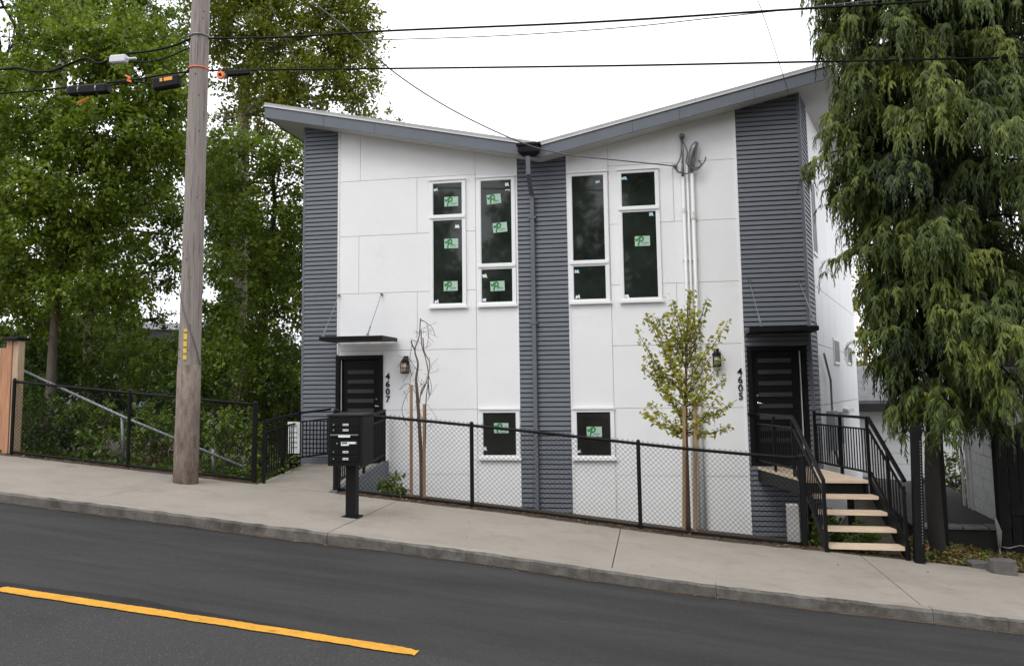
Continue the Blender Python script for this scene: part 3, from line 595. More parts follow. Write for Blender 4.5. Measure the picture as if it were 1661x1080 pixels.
wire('overhead_cable', [(308, 112, YW), (296, 124, YW), (280, 131, YW), (245, 136, YW), (228, 134, YW), (200, 134, YW), (176, 140, YW)], .013, 'black jumper between the splice case and the terminal box', group=g)
drop = wire('service_drop', [(327, -120, YW), (440, -45, 12.9), (556, 42, 13.4), (640, 118, 13.9), (740, 182, 14.6), (850, 233, 15.4), (920, 251, 15.9), (1000, 260, 16.2), (1060, 266, 16.4), (1098, 270, 16.52)], .012, 'twisted black service line sagging from the pole to the weatherheads', 'cable', 'cablegrey')
wire('guy_wire', [(430, -20, 14), (443, 19, 14.3), (478, 95, 15.2), (510, 176, 16.15)], .006, 'thin pale wire reaching the left end of the roof', 'cable', 'steel')
wire('guy_wire', [(1205, -60, 13), (1237, 22, 14.2), (1263, 100, 15.4), (1279, 150, 16.12)], .006, 'thin wire coming down to the right end of the roof', 'cable', 'cablegrey')
def boxy(name, a, c, hgt, dep, m, label, cat, extra=None, r=.02):
    A, B = at(*a), at(*c); d = (B-A).normalized(); t = thing(name, lerp(A, B, .5), label, cat); u = Vector((0, 0, 1)); u = (u-d*u.dot(d)).normalized(); bk_ = Vector((0, 1, 0)); bb = MB(); k = len
    def ringpts(p, s): return [p+u*hgt/2*s*a_+bk_*dep/2*s*b_ for a_, b_ in ((-1, -.7), (-.7, -1), (.7, -1), (1, -.7), (1, .7), (.7, 1), (-.7, 1), (-1, .7))]
    R = [ringpts(A, .75), ringpts(A+d*r, 1), ringpts(B-d*r, 1), ringpts(B, .75)]
    vs = sum(R, []); fs = [tuple(range(8)), tuple(range(31, 23, -1))]
    for i in range(3): fs += [(i*8+j, (i+1)*8+j, (i+1)*8+(j+1) % 8, i*8+(j+1) % 8) for j in range(8)]
    bb.add(vs, fs); bb.build('body', M[m], t); return t, A, B, d, u
YB_ = YW-.06
t, A, B, d, u = boxy('splice_case', (111, 149, YB_), (178, 144, YB_), .15, .15, 'black', 'long black splice case hanging on the cable left of the pole', 'splice case', r=.05)
for f in (.3, .72):
    b = MB(); c = lerp(A, B, f); b.tube([c-d*.012, c+d*.012], .088, 10); b.build('clamp', M['mast'], t)
t, A, B, d, u = boxy('terminal_box', (250, 138, YB_), (292, 131, YB_), .20, .12, 'black', 'black terminal box with orange labels beside the pole', 'terminal box')
for f0, f1 in ((.30, .40), (.46, .78)):
    b = MB(); o = Vector((0, -.063, 0)); p, q = lerp(A, B, f0)+u*.01+o, lerp(A, B, f1)+u*.01+o; b.prism(None, [p, q, q+u*.055, p+u*.055], [p-o*.05, q-o*.05, q+u*.055-o*.05, p+u*.055-o*.05]); b.build('label_plate', M['amber'], t)
t, A, B, d, u = boxy('cable_box', (180, 98, YB_), (206, 96, YB_), .13, .12, 'pale', 'pale grey box on the upper cable left of the pole', 'cable box')
b = MB(); b.tube([B, B+d*.16], .02, 6); b.build('tail', M['pale'], t)
t, A, B, d, u = boxy('splice_case', (368, 120, YB_), (407, 117, YB_), .085, .085, 'black', 'short black splice case hanging right of the pole', 'splice case')
t = thing('cable_reel', at(358, 121, YB_), 'small orange ring with dark centre hanging right of the pole', 'cable reel'); c = at(358, 122, YB_)
b = MB(); b.tube([c+Vector((0, -.02, 0)), c+Vector((0, .03, 0))], .062, 14); b.build('flange', M['orange'], t, smooth=False)
b = MB(); b.tube([c+Vector((0, -.032, 0)), c+Vector((0, -.021, 0))], .024, 10); b.build('hub', M['cable'], t)
b = MB(); b.tube([c+Vector((0, 0, .05)), c+Vector((0, 0, .10))], .01, 6); b.build('hanger', M['mast'], t)
for pts, lb in (([(203, 123, YB_), (211, 127, YB_), (207, 131, YB_), (213, 133, YB_)], 'orange tag tied on the cable between splice case and terminal box'), ([(127, 167, YB_), (135, 163, YB_), (143, 159, YB_)], 'orange tag hanging under the long splice case')):
    P_ = [at(*p) for p in pts]; b = MB(); b.tube(spline(P_, 3), .017, 5); tag(b.build('cable_tag', M['orange'], None, P_[0]), lb, 'tag')

# ================================================================ FENCES, RAILINGS, STAIRS, MAILBOXES
def chain(parent, x0, x1, y, d0, d1, cell=.072, r=.0026):
    b = MB(); L = x1-x0; h = d1-d0; n = int((L+h)/cell)
    for sgn in (1, -1):
        for k in range(-int(h/cell)-1, n+1):
            u0 = k*cell if sgn > 0 else k*cell+h; a = (u0, 0.); c = (u0+sgn*h, h)
            ta, tc_ = 0., 1.
            lo, hi = sorted((a[0], c[0]))
            if hi <= 0 or lo >= L: continue
            f = lambda uu: (uu-a[0])/(c[0]-a[0])
            t0, t1 = sorted((f(0), f(L))); ta = max(0, t0); tc_ = min(1, t1)
            if tc_-ta < .02: continue
            q = []
            for t in (ta, tc_):
                uu = a[0]+(c[0]-a[0])*t; q.append((x0+uu, y+(.004*sgn), Z(x0+uu)+d0+h*t))
            b.tube(q, r, 3, cap=False)
    return tag(b.build('chain_link', M['black'], parent), kind='stuff')
def chain_fence(x0, x1, y, posts, label, top=1.22, rail_to=None):
    t = thing('chain_link_fence', ((x0+x1)/2, y, Z((x0+x1)/2)), label, 'fence', 'black chain link fences along the sidewalk')
    for x, w_ in posts:
        b = MB(); b.tube([(x, y+.0, Z(x)-.2), (x, y, Z(x)+top+.03)], w_, 10); b.tube([(x, y, Z(x)+top+.031), (x, y, Z(x)+top+.06)], [w_*1.15, w_*.5], 10); b.build('post', M['black'], t, smooth=False)
    def bar(name, d, r):
        n = 16; b = MB(); b.tube([(x0+(x1-x0)*i/n, y, Z(x0+(x1-x0)*i/n)+d) for i in range(n+1)], r, 8); b.build(name, M['black'], t, smooth=True)
    bar('top_rail', top, .022); bar('bottom_rail', .055, .019)
    chain(t, x0, x1, y+.02, .03, top+.045)
    return t
chain_fence(-10.86, -6.47, 13.25, [(-10.84, .03), (-8.68, .03), (-6.47, .042)], 'black chain link fence in front of the overgrown slope left of the ramp')
chain_fence(-5.12, 1.76, 13.27, [(-5.12, .045), (-2.97, .03), (-.5, .03), (1.74, .045)], 'long black chain link fence in front of the white house wall')
t = thing('pipe_rail', at(28, 740, 13.7), 'old galvanised pipe rail slanting down behind the left chain link fence', 'rail')
b = MB(); b.tube([at(29, 597, 13.62), at(205, 678, 13.62), at(395, 757, 13.62)], .024, 8); b.build('rail', M['steel'], t, smooth=True)
for px, a, c in ((27, 588, 745), (198, 674, 752), (345, 728, 772)):
    b = MB(); b.tube([at(px, a, 13.64), at(px+2, c, 13.64)], .027, 8); b.build('post', M['steel'], t, smooth=True)
t = thing('wooden_fence', at(15, 738, 13.35), 'brown cedar fence post and boards at the left edge of the frame', 'fence')
pA, pB = at(2, 738, 13.25), at(19, 738, 13.25); zt = at(15, 552, 13.25).z
b = MB(); b.bbox(pA.x, pA.x+.11, 13.25, 13.45, Z(-11)-.2, zt); b.build('post', M['cedarwood'], t)
b = MB(); b.bbox(pA.x+.112, pB.x+.02, 13.27, 13.43, Z(-11)-.2, zt-.005); b.build('post_board', M['cedarpale'], t)
b = MB(); b.bbox(pA.x-.05, pB.x+.06, 13.18, 13.50, zt+.002, zt+.05, .012); b.build('cap', M['black'], t)
for k in range(8):
    b = MB(); x = pA.x-.16*(k+1); b.box(x, x+.15, 13.33, 13.355, Z(x)+.05, zt-.12); b.build('board', M['cedarpale' if k % 3 else 'cedarwood'], t)

bal = MB(); bal.box(-.008, .008, -.008, .008, 0, 1); BAL = bal.mesh('baluster', M['black'])
def railing(parent, name, segs, posts, label=None, sp=.105, top=.95, low=.12, mid=.17, pw=.022):
    """segs: list of (base a, base b) points; posts: list of (point, height)"""
    bm = MB()
    for a, c in segs: 
        a, c = Vector(a), Vector(c); z = Vector((0, 0, 1)); bm.beam(a+z*top, c+z*top, .045, .04)
    r = bm.build(name, M['black'], parent)
    if label: r['label'] = label
    bm = MB()
    for a, c in segs:
        a, c = Vector(a), Vector(c); z = Vector((0, 0, 1)); bm.beam(a+z*low, c+z*low, .03, .03); bm.beam(a+z*(top-mid), c+z*(top-mid), .03, .025)
    bm.build('rail_bar', M['black'], r)
    for p, h in posts:
        p = Vector(p); bm = MB(); bm.box(p.x-pw, p.x+pw, p.y-pw, p.y+pw, p.z-.05, p.z+h); bm.build('post', M['black'], r)
    for a, c in segs:
        a, c = Vector(a), Vector(c); n = max(9, int((c-a).xy.length/sp))
        for i in range(1, n):
            p = lerp(a, c, i/n); o = link('baluster', BAL, r, p+Vector((0, 0, low))); o.scale = (1, 1, top-mid-low)
    return r
# left ramp railings
t = thing('ramp_railing', (-6.5, 14.7, -1.45), 'black metal railing along the far left side of the concrete ramp', 'railing', 'railings of the concrete ramp')
a, m_, c = Vector((-6.33, 13.3, Z(-6.33)+.02)), Vector((-6.93, 16.05, -1.36)), Vector((-6.42, 16.35, -1.30))
railing(t, 'railing', [(a, m_), (m_, c)], [(a, .99), (lerp(a, m_, .5), .9), (m_, .99)], sp=.17)
t = thing('ramp_railing', (-5.25, 14.9, -1.5), 'black metal railing behind the mailboxes on the near side of the ramp', 'railing', 'railings of the concrete ramp')
a, c = Vector((-5.13, 13.42, Z(-5.13)+.05)), Vector((-5.38, 16.45, -1.33))
railing(t, 'railing', [(a, c)], [(a, 1.0), (lerp(a, c, .5), .97), (c, .97)])
# notice sign behind the railing
q = at(487, 712, 16.28); t = thing('notice_sign', q, 'white notice board hanging behind the bars of the left ramp railing', 'sign')
p0, p1 = at(466, 735, 15.6), at(486, 684, 15.6)
b = MB(); b.box(p0.x, p1.x, 15.6, 15.615, p0.z, p1.z); b.build('board', M['notice'], t)
b = MB()
zz = p1.z-.06; b.box(p0.x+.02, p0.x+.05, 15.594, 15.599, zz-.035, zz+.03)
for k in range(5): b.box(p0.x+.065, p0.x+.065+.025*(3+k % 3), 15.594, 15.599, zz-.035+.014*k, zz-.031+.014*k)
for k in range(4): b.box(p0.x+.03+.012*k, p1.x-.04, 15.594, 15.599, zz-.14-.09*k, zz-.12-.09*k)
tag(b.build('print', M['farblue'], t), kind='stuff')
b = MB(); b.tube([(p0.x+.1, 15.64, -1.5), (p0.x+.1, 15.64, p1.z)], .02, 6); b.build('stake', M['black'], t)

# mailbox cluster
mb = on_g(572, 838); mz = Z(mb.x)
t = thing('mailbox_cluster', (mb.x, mb.y, mz), 'black pedestal mailbox cluster with six doors on the sidewalk', 'mailbox')
xa, xb = at(531.5, 700, mb.y-.2).x, at(588, 700, mb.y-.2).x; za, zb_ = at(560, 755.5, mb.y-.2).z, at(560, 673, mb.y-.2).z
ya, yb = mb.y-.2, mb.y+.26
b = MB(); b.bbox(xa, xb, ya, yb, za, zb_-.012, .01); b.build('cabinet', M['black2'], t)
b = MB(); b.hexa([(xa-.012, ya-.012, zb_-.011), (xb+.012, ya-.012, zb_-.011), (xb+.012, yb+.012, zb_-.011), (xa-.012, yb+.012, zb_-.011), (xa-.006, ya-.006, zb_+.008), (xb+.006, ya-.006, zb_+.008), (xb+.006, yb+.006, zb_+.022), (xa-.006, yb+.006, zb_+.022)]); b.build('lid', M['black2'], t)
pxm = mb.x+.0
b = MB(); b.bbox(pxm-.075, pxm+.065, mb.y-.075, mb.y+.065, mz-.02, za-.001, .01); b.build('pedestal', M['black2'], t)
b = MB(); b.box(pxm-.12, pxm+.11, mb.y-.12, mb.y+.10, mz+.001, mz+.018); b.build('base_plate', M['black'], t)
Hc = zb_-za; fx0, fx1 = xa+.045, xb-.05
rowsY = [(225, 257), (262, 305), (312, 345), (352, 425), (432, 478), (486, 532)]
py2z = lambda y: zb_-(y-165)/(565-165)*Hc
for i, (r0, r1) in enumerate(rowsY):
    b = MB(); b.bbox(fx0, fx1, ya-.012, ya-.001, py2z(r1), py2z(r0), .003); dd = b.build('compartment_door', M['black'], t)
    zc = (py2z(r0)+py2z(r1))/2; wd = fx1-fx0
    if i == 2:
        b = MB(); b.box(fx0, fx1, ya-.03, ya-.0125, py2z(326), py2z(316)); b.build('slot_lip', M['steel'], dd)
        b = MB(); b.box(fx0+.30*wd, fx0+.72*wd, ya-.034, ya-.031, py2z(340), py2z(322)); b.build('label_plate', M['tag'], dd)
        continue
    lx = fx0+(.12 if i != 3 else .24)*wd
    b = MB(); b.tube([(lx, ya-.012, zc), (lx, ya-.022, zc)], .011, 10); b.build('lock', M['chrome'], dd)
    b = MB()
    if i == 3:
        b.box(fx0+.38*wd, fx0+.92*wd, ya-.016, ya-.0125, zc-.006, zc+.022, 0); b.box(fx0+.38*wd, fx0+.66*wd, ya-.016, ya-.0125, zc-.028, zc-.008, 0); b.box(fx0+.41*wd, fx0+.6*wd, ya-.0185, ya-.0165, zc+.0, zc+.017, 1)
        b.box(fx0+.9*wd, fx0+.955*wd, ya-.02, ya-.0165, zc-.01, zc+.02, 2)
    else:
        b.box(fx0+.44*wd, fx0+.64*wd, ya-.016, ya-.0125, zc-.013, zc+.013, 0)
        for q in range(3): b.box(fx0+(.455+.06*q)*wd, fx0+(.495+.06*q)*wd, ya-.0175, ya-.0165, zc-.006, zc+.005, 1)
    b.build('label_plate', [M['tag'], M['ink'], M['mast']], dd)

# right stairs
st = thing('entry_stairs', (2.5, 14, -2.2), 'open wooden stairs and landing with black railings up to the right door', 'stairs')
LZ = -1.405
Ltop, Rtop = Vector((1.46, 16.54, LZ)), Vector((2.38, 16.54, LZ)); Lf, Rf = Vector((1.95, 14.27, LZ)), Vector((2.83, 14.27, LZ)); Lb, Rb = Vector((2.0, 13.12, -2.2)), Vector((3.02, 13.12, -2.2))
nb = 16
for i in range(nb):
    t0, t1 = i/nb, (i+1)/nb-.003
    b = MB(); q = [lerp(Lf, Ltop, t0), lerp(Rf, Rtop, t0), lerp(Rf, Rtop, t1), lerp(Lf, Ltop, t1)]; dn = Vector((0, 0, .04)); ex = Vector((.03, 0, 0))
    q[0] = q[0]-ex; q[3] = q[3]-ex; b.hexa([p-dn for p in q]+q); b.build('deck_board', M['deck'], st)
for k in range(4):
    y = 13.99-.28*k; z = LZ-.195-.19*k; f = (14.27-y)/1.15; l, r = lerp(Lf, Lb, f), lerp(Rf, Rb, f)
    b = MB(); b.hexa([(l.x+.02, y, z-.045), (r.x-.0, y-.02, z-.045), (r.x-.0, y+.26, z-.045), (l.x+.02, y+.28, z-.045), (l.x+.02, y, z), (r.x-.0, y-.02, z), (r.x-.0, y+.26, z), (l.x+.02, y+.28, z)]); b.build('tread', M['deck'], st)
dn = Vector((0, 0, 1))
def skirt(a, c, up, down, w_, name, m='black'):
    b = MB(); a, c = Vector(a), Vector(c); o = Vector((w_, 0, 0))
    b.hexa([a-dn*down, a+o-dn*down, c+o-dn*down, c-dn*down, a+dn*up, a+o+dn*up, c+o+dn*up, c+dn*up]); b.build(name, M[m], st)
skirt(Lf+Vector((-.02, 0, -.045)), Ltop+Vector((-.02, 0, -.045)), 0, .20, .035, 'deck_joist')
skirt(Rf+Vector((-.06, 0, -.045)), Rtop+Vector((-.06, 0, -.045)), 0, .20, .035, 'deck_joist')
skirt(Lf+Vector((.0, .05, -.06)), Lb+Vector((.0, 0, -.02)), .0, .20, .04, 'stringer')
skirt(Rf+Vector((.0, .05, -.03)), Rb+Vector((.0, 0, 0)), .04, .20, .04, 'stringer')
b = MB(); b.box(2.0, 2.75, 14.33, 14.37, LZ-.24, LZ-.05); b.build('deck_joist', M['black'], st)
for x, y in ((2.02, 14.9), (2.62, 14.9)):
    b = MB(); b.box(x, x+.09, y, y+.09, groundz(x, y)-.1, LZ-.25); b.build('support_post', M['black'], st)
b = MB(); pp = at(1287, 860, 14.6); b.bbox(pp.x-.08, pp.x+.09, 14.55, 14.75, -2.9, at(1287, 818, 14.6).z, .01); b.build('pier', M['pier'], st)
Lm = lerp(Lf, Ltop, .23)
G1 = Vector((Lb.x, Lb.y, Z(Lb.x))); G2 = Vector((Rb.x, Rb.y, Z(Rb.x)))
railing(st, 'railing', [(Ltop-Vector((0, .05, 0)), Lm), (Lm, Vector((Lb.x, Lb.y, -2.215)))], [(lerp(Ltop, Lm, .5), .9), (Lm, .92), (G1, .98)], 'left railing of the stairs', .095, .92)
railing(st, 'railing', [(Rtop-Vector((0, .3, 0)), Rf), (Rf+Vector((.02, 0, 0)), Vector((Rb.x+.02, Rb.y, -2.215)))], [(Rtop-Vector((0, .3, 0)), .98), (lerp(Rtop, Rf, .55), .93), (Rf, .93), (lerp(Rf, Rb, .55)+Vector((.02, 0, 0)), .9), (G2, .98)], 'right railing of the stairs', .095, .92)
b = MB(); b.beam(Ltop+Vector((-.01, .0, .92)), Ltop+Vector((-.16, 0, .925)), .03, .03); b.build('rail_stub', M['black'], st)
# tall black posts beside the stairs
pq = on_g(1490, 912)
t = thing('gate_post', (pq.x, pq.y, pq.z), 'tall black perforated steel post right of the stairs', 'post')
zt = at(1483, 692, pq.y).z; b = MB(); xt = at(1484, 692, pq.y).x
b.hexa([(pq.x-.05, pq.y-.05, pq.z-.1), (pq.x+.07, pq.y-.05, pq.z-.1), (pq.x+.07, pq.y+.07, pq.z-.1), (pq.x-.05, pq.y+.07, pq.z-.1), (xt-.05, pq.y-.05, zt), (xt+.07, pq.y-.05, zt), (xt+.07, pq.y+.07, zt), (xt-.05, pq.y+.07, zt)]); b.build('post_tube', M['black'], t)
b = MB()
for k in range(34):
    f = k/33; z = pq.z+.25+(zt-pq.z-.45)*f; x = pq.x+.01+(xt-pq.x)*(z-pq.z)/(zt-pq.z); b.box(x+.03, x+.042, pq.y-.056, pq.y-.051, z, z+.018)
tag(b.build('bolt_hole', M['mast'], t), kind='stuff')
pq2 = Vector((3.93, 14.3, 0)); pz = at(1530, 835, 14.3)
t = thing('fence_post', (pz.x, 14.3, Z(pz.x)), 'dark slim post behind the cedar trunk at the neighbour path', 'post')
b = MB(); b.bbox(pz.x-.05, pz.x+.05, 14.25, 14.35, Z(pz.x)-.2, at(1525, 640, 14.3).z, .01); b.build('post_tube', M['black'], t)
b = MB(); b.box(pz.x-.09, pz.x+.03, 14.22, 14.248, at(1525, 660, 14.3).z, at(1525, 640, 14.3).z); b.build('latch', M['mast'], t)

# ================================================================ NEIGHBOUR ON THE RIGHT
rw = thing('retaining_wall', (4.35, 14.6, Z(4.3)), 'low dark retaining wall with pale coping right of the cedar', 'wall')
zc = at(1560, 853, 14.6).z
b = MB(); b.box(3.55, 4.78, 14.6, 14.85, Z(4)-.5, zc-.045); b.build('wall_body', M['darkcon'], rw)
for x0, x1 in ((3.52, 3.78), (3.79, 4.14), (4.15, 4.50), (4.51, 4.82)):
    b = MB(); dz = random.uniform(-.008, .008); b.bbox(x0, x1-.008, 14.56, 14.88, zc-.044, zc+dz, .012); b.build('coping_stone', M['coping'], rw)
b = MB(); b.add([(3.5, 14.86, zc-.03), (4.85, 14.86, zc-.03), (6.4, 24, -2.36), (4.6, 24, -2.36)], [(0, 1, 2, 3)]); tag(b.build('path', M['path']), kind='structure')
sh = thing('white_shed', (4.95, 16, -2.3), 'old white block shed wall with corner boards at the right edge', 'shed')
S0, S1 = at(1640, 870, 14.75), at(1575, 828, 17.6); S0.z = S1.z = 0
sdv = (S1-S0); sln = sdv.length; sdv.normalize(); snn = Vector((-sdv.y, sdv.x, 0))
if snn.x > 0: snn = -snn
def shp(s, z, o=0): p = S0+sdv*s+snn*o; return (p.x, p.y, z)
def shbox(b, s0, s1, z0, z1, o0, o1): b.hexa([shp(s0, z0, o1), shp(s1, z0, o1), shp(s1, z0, o0), shp(s0, z0, o0), shp(s0, z1, o1), shp(s1, z1, o1), shp(s1, z1, o0), shp(s0, z1, o0)])
b = MB(); shbox(b, 0, sln, -2.7, .25, -1.6, 0); b.build('wall_core', M['joint'], sh)
bh, zz, k = .19, -2.5, 0
while zz < .2:
    s_ = -.2 if k % 2 else 0
    while s_ < sln:
        b = MB(); shbox(b, max(s_, 0)+.004, min(s_+.39, sln)-.004, zz+.004, zz+bh-.004, -.004, .018+random.uniform(0, .004))
        if min(s_+.39, sln)-max(s_, 0) > .05: b.build('block', M['oldwhite'], sh)
        s_ += .4
    zz += bh; k += 1
for s0 in (sln-.12, sln-.45, sln+.3):
    b = MB(); shbox(b, s0, s0+.1, -2.5, .25, .02, .05); b.build('corner_board', M['oldwhite'], sh)
b = MB(); b.hexa([(S0.x-.35, 14.2, .26), (S0.x+7, 14.2, .26), (S0.x+7, 22, .26), (S0.x-.1, 22, .26), (S0.x+1.6, 14.2, 2.3), (S0.x+5, 14.2, 2.3), (S0.x+5, 22, 2.3), (S0.x+1.6, 22, 2.3)]); b.build('roof', M['shingle'], sh)  # roof enlarged behind the cedar to dim the house side wall
b = MB(); b.box(S0.x+1.62, S0.x+6.7, 14.9, 21.5, -2.8, .255); b.build('added_rear_wall', M['oldwhite'], sh)  # unseen bulk added under the enlarged roof, dimming the same wall
gx = at(1644, 880, 14.5).x; M['gate'] = mat('gate_dark', (.009, .009, .0085), .85, .3, 4, .3, 30, spec=.15)
gt = thing('dark_gate', (gx+.6, 14.5, Z(gx)), 'dark board gate at the right edge below the cedar', 'gate')
for k in range(7):
    b = MB(); b.box(gx+.14*k+.004, gx+.14*k+.136, 14.5, 14.53, Z(5)-.1, at(1650, 690, 14.5).z); b.build('board', M['gate'], gt)
for z in (-1.9, -.9):
    b = MB(); b.box(gx-.02, gx+1, 14.47, 14.499, z, z+.12); b.build('rail', M['gate'], gt)
b = MB(); b.bbox(gx-.18, gx-.03, 14.45, 14.6, Z(5)-.2, at(1640, 670, 14.5).z, .01); b.build('post', M['gate'], gt)
dc = at(1618, 888, 14.2); t = thing('satellite_dish', dc, 'small grey satellite dish leaning on the retaining wall', 'dish')
b = MB(); nn = 14; ax = Vector((.92, -.3, .1)).normalized(); e1 = Vector((0, 0, 1)); e1 = (e1-ax*e1.dot(ax)).normalized(); e2 = ax.cross(e1); cc = at(1617, 862, 14.25)
b.add([cc+ax*.05]+[cc+(e1*.24*math.cos(a)+e2*.20*math.sin(a)) for a in [2*math.pi*i/nn for i in range(nn)]]+[cc+ax*.065]+[cc+ax*.015+(e1*.24*math.cos(a)+e2*.20*math.sin(a)) for a in [2*math.pi*i/nn for i in range(nn)]],
      [(0, 1+i, 1+(i+1) % nn) for i in range(nn)]+[(nn+1, nn+2+(i+1) % nn, nn+2+i) for i in range(nn)]+[(1+i, nn+2+i, nn+2+(i+1) % nn, 1+(i+1) % nn) for i in range(nn)]); b.build('reflector', M['coping'], t, smooth=True)
b = MB(); b.tube([cc, dc+Vector((.03, 0, -.1))], .012, 6); b.tube(spline([cc+Vector((.02, 0, -.2)), dc+Vector((.15, 0, 0)), dc+Vector((.35, .1, .02)), dc+Vector((.5, .1, -.05))], 4), .008, 5); b.build('arm', M['mast'], t)
def stone(px, py, w_, h, lb):
    p = on_g(px, py); R = random.Random(px); b = MB(); n, m_ = 9, 4; vs = []
    for j in range(m_):
        z = (0, .4, .9, 1)[j]+(R.uniform(-.06, .06) if j > 1 else 0); rr_ = (1, 1.02, .95, .82)[j]
        for i in range(n):
            a = 2*math.pi*i/n; k_ = R.uniform(.88, 1.1)*rr_; vs.append((p.x+w_/2*math.copysign(abs(math.cos(a))**.38, math.cos(a))*k_, p.y+.13*math.copysign(abs(math.sin(a))**.5, math.sin(a))*k_, p.z-.05+h*z))
    b.add(vs, [tuple(range(n-1, -1, -1)), tuple((m_-1)*n+i for i in range(n))]+[(j*n+i, j*n+(i+1) % n, (j+1)*n+(i+1) % n, (j+1)*n+i) for j in range(m_-1) for i in range(n)])
    tag(b.build('stone', M['stone'], None, p), lb, 'stone', 'stones in the planting bed')
stone(1626, 929, .33, .23, 'squarish grey stone by the sidewalk, the larger of two'); stone(1586, 919, .25, .13, 'low rounded stone left of the squarish stone')
# bed under the cedar
b = MB(); n = 14
gridx = [3.2+.25*i for i in range(n)]; gy = [13.2, 13.5, 13.9, 14.3, 14.6]
b.add([(x, y, Z(x)-.02+.05*math.sin(3*x+2*y)*.6+.05*(y-13.2)) for y in gy for x in gridx], [(j*n+i, j*n+i+1, (j+1)*n+i+1, (j+1)*n+i) for j in range(4) for i in range(n-1)])
tag(b.build('planting_bed', M['soil']), kind='structure')
# far houses
fh = thing('grey_roof_house', (6.6, 30, -2.5), 'white house with grey shingle roof far behind the stairs', 'house', 'houses behind')
f0, f1 = at(1393, 650, 30), at(1530, 655, 30)
b = MB(); b.box(f0.x-1, f1.x+4, 30, 36, -4.5, f0.z-.12)
b.build('wall', M['farwall'], fh)
for k in range(9):
    b = MB(); z = f0.z-.25-.34*k; b.box(f0.x-1, f1.x+4, 29.96, 29.999, z-.33, z); b.build('siding_board', M['farwall'], fh)
b = MB(); zr = f0.z-.1
b.hexa([(f0.x-1.4, 29.5, zr), (f1.x+4.4, 29.5, zr), (f1.x+4.4, 36.4, zr), (f0.x-1.4, 36.4, zr), (f0.x-1.4, 29.5, zr+.12), (f1.x+4.4, 29.5, zr+.12), (f1.x+4.4, 33, zr+1.25), (f0.x-1.4, 33, zr+1.25)]); rf = b.build('roof', M['shingle'], fh)
b = MB(); b.box(f0.x-1.4, f1.x+4.4, 29.40, 29.495, zr-.22, zr+.02); b.build('gutter', M['darkcon'], rf)
fh = thing('grey_house', (-18.5, 32, -3), 'grey house showing its eave through the gap in the left trees', 'house', 'houses behind')
f0, f1 = at(212, 520, 32), at(292, 520, 32); zr = at(250, 520, 32).z
b = MB(); b.box(f0.x-3, f1.x+1.0, 32, 40, -6, zr-.15); b.build('wall', M['farblue'], fh)
b = MB(); b.hexa([(f0.x-3.6, 31.2, zr-.13), (f1.x+1.4, 31.2, zr-.5), (f1.x+1.4, 40, zr-.5), (f0.x-3.6, 40, zr-.13), (f0.x-3.6, 31.2, zr+.12), (f1.x+1.4, 31.2, zr-.25), (f1.x+1.4, 40, zr-.2), (f0.x-3.6, 40, zr+.2)]); b.build('roof', M['pale'], fh)
b = MB(); b.box(f0.x+.5, f0.x+1.4, 31.96, 31.999, zr-1.7, zr-.7); b.build('window', M['glass'], fh)
b = MB(); b.box(f1.x-.6, f1.x+.3, 31.96, 31.999, zr-1.7, zr-.8); b.build('window', M['notice'], fh)

# ================================================================ PLANTS
def leaf_mesh(name, pos, dirs, nrm, size, tint, m, width=.55, fold=.12):
    """4-vertex folded leaves: pos base points, dirs tip directions, nrm normals"""
    n = len(pos); size = np.broadcast_to(np.asarray(size, float), (n,))[:, None]
    dirs = dirs/np.linalg.norm(dirs, axis=1, keepdims=True)
    sd_ = np.cross(dirs, nrm); sd_ /= np.linalg.norm(sd_, axis=1, keepdims=True)+1e-9; nn_ = np.cross(sd_, dirs)
    mid_ = pos+dirs*size*.45
    V = np.empty((n, 4, 3)); V[:, 0] = pos; V[:, 1] = mid_+sd_*size*width*.5+nn_*size*fold; V[:, 2] = pos+dirs*size; V[:, 3] = mid_-sd_*size*width*.5+nn_*size*fold
    me = bpy.data.meshes.new(name); me.vertices.add(4*n); me.vertices.foreach_set('co', V.reshape(-1).astype(np.float32))
    idx = np.arange(n)[:, None]*4+np.array([0, 1, 2, 0, 2, 3]); me.loops.add(6*n); me.loops.foreach_set('vertex_index', idx.reshape(-1).astype(np.int32))
    me.polygons.add(2*n); me.polygons.foreach_set('loop_start', (np.arange(2*n)*3).astype(np.int32)); me.update(calc_edges=True)
    at_ = me.attributes.new('tint', 'FLOAT', 'FACE'); at_.data.foreach_set('value', np.repeat(np.clip(tint, 0, 1), 2).astype(np.float32))
    me.materials.append(m); me.validate(); return me
def unit(n, R): v = R.normal(size=(n, 3)); return v/np.linalg.norm(v, axis=1, keepdims=True)
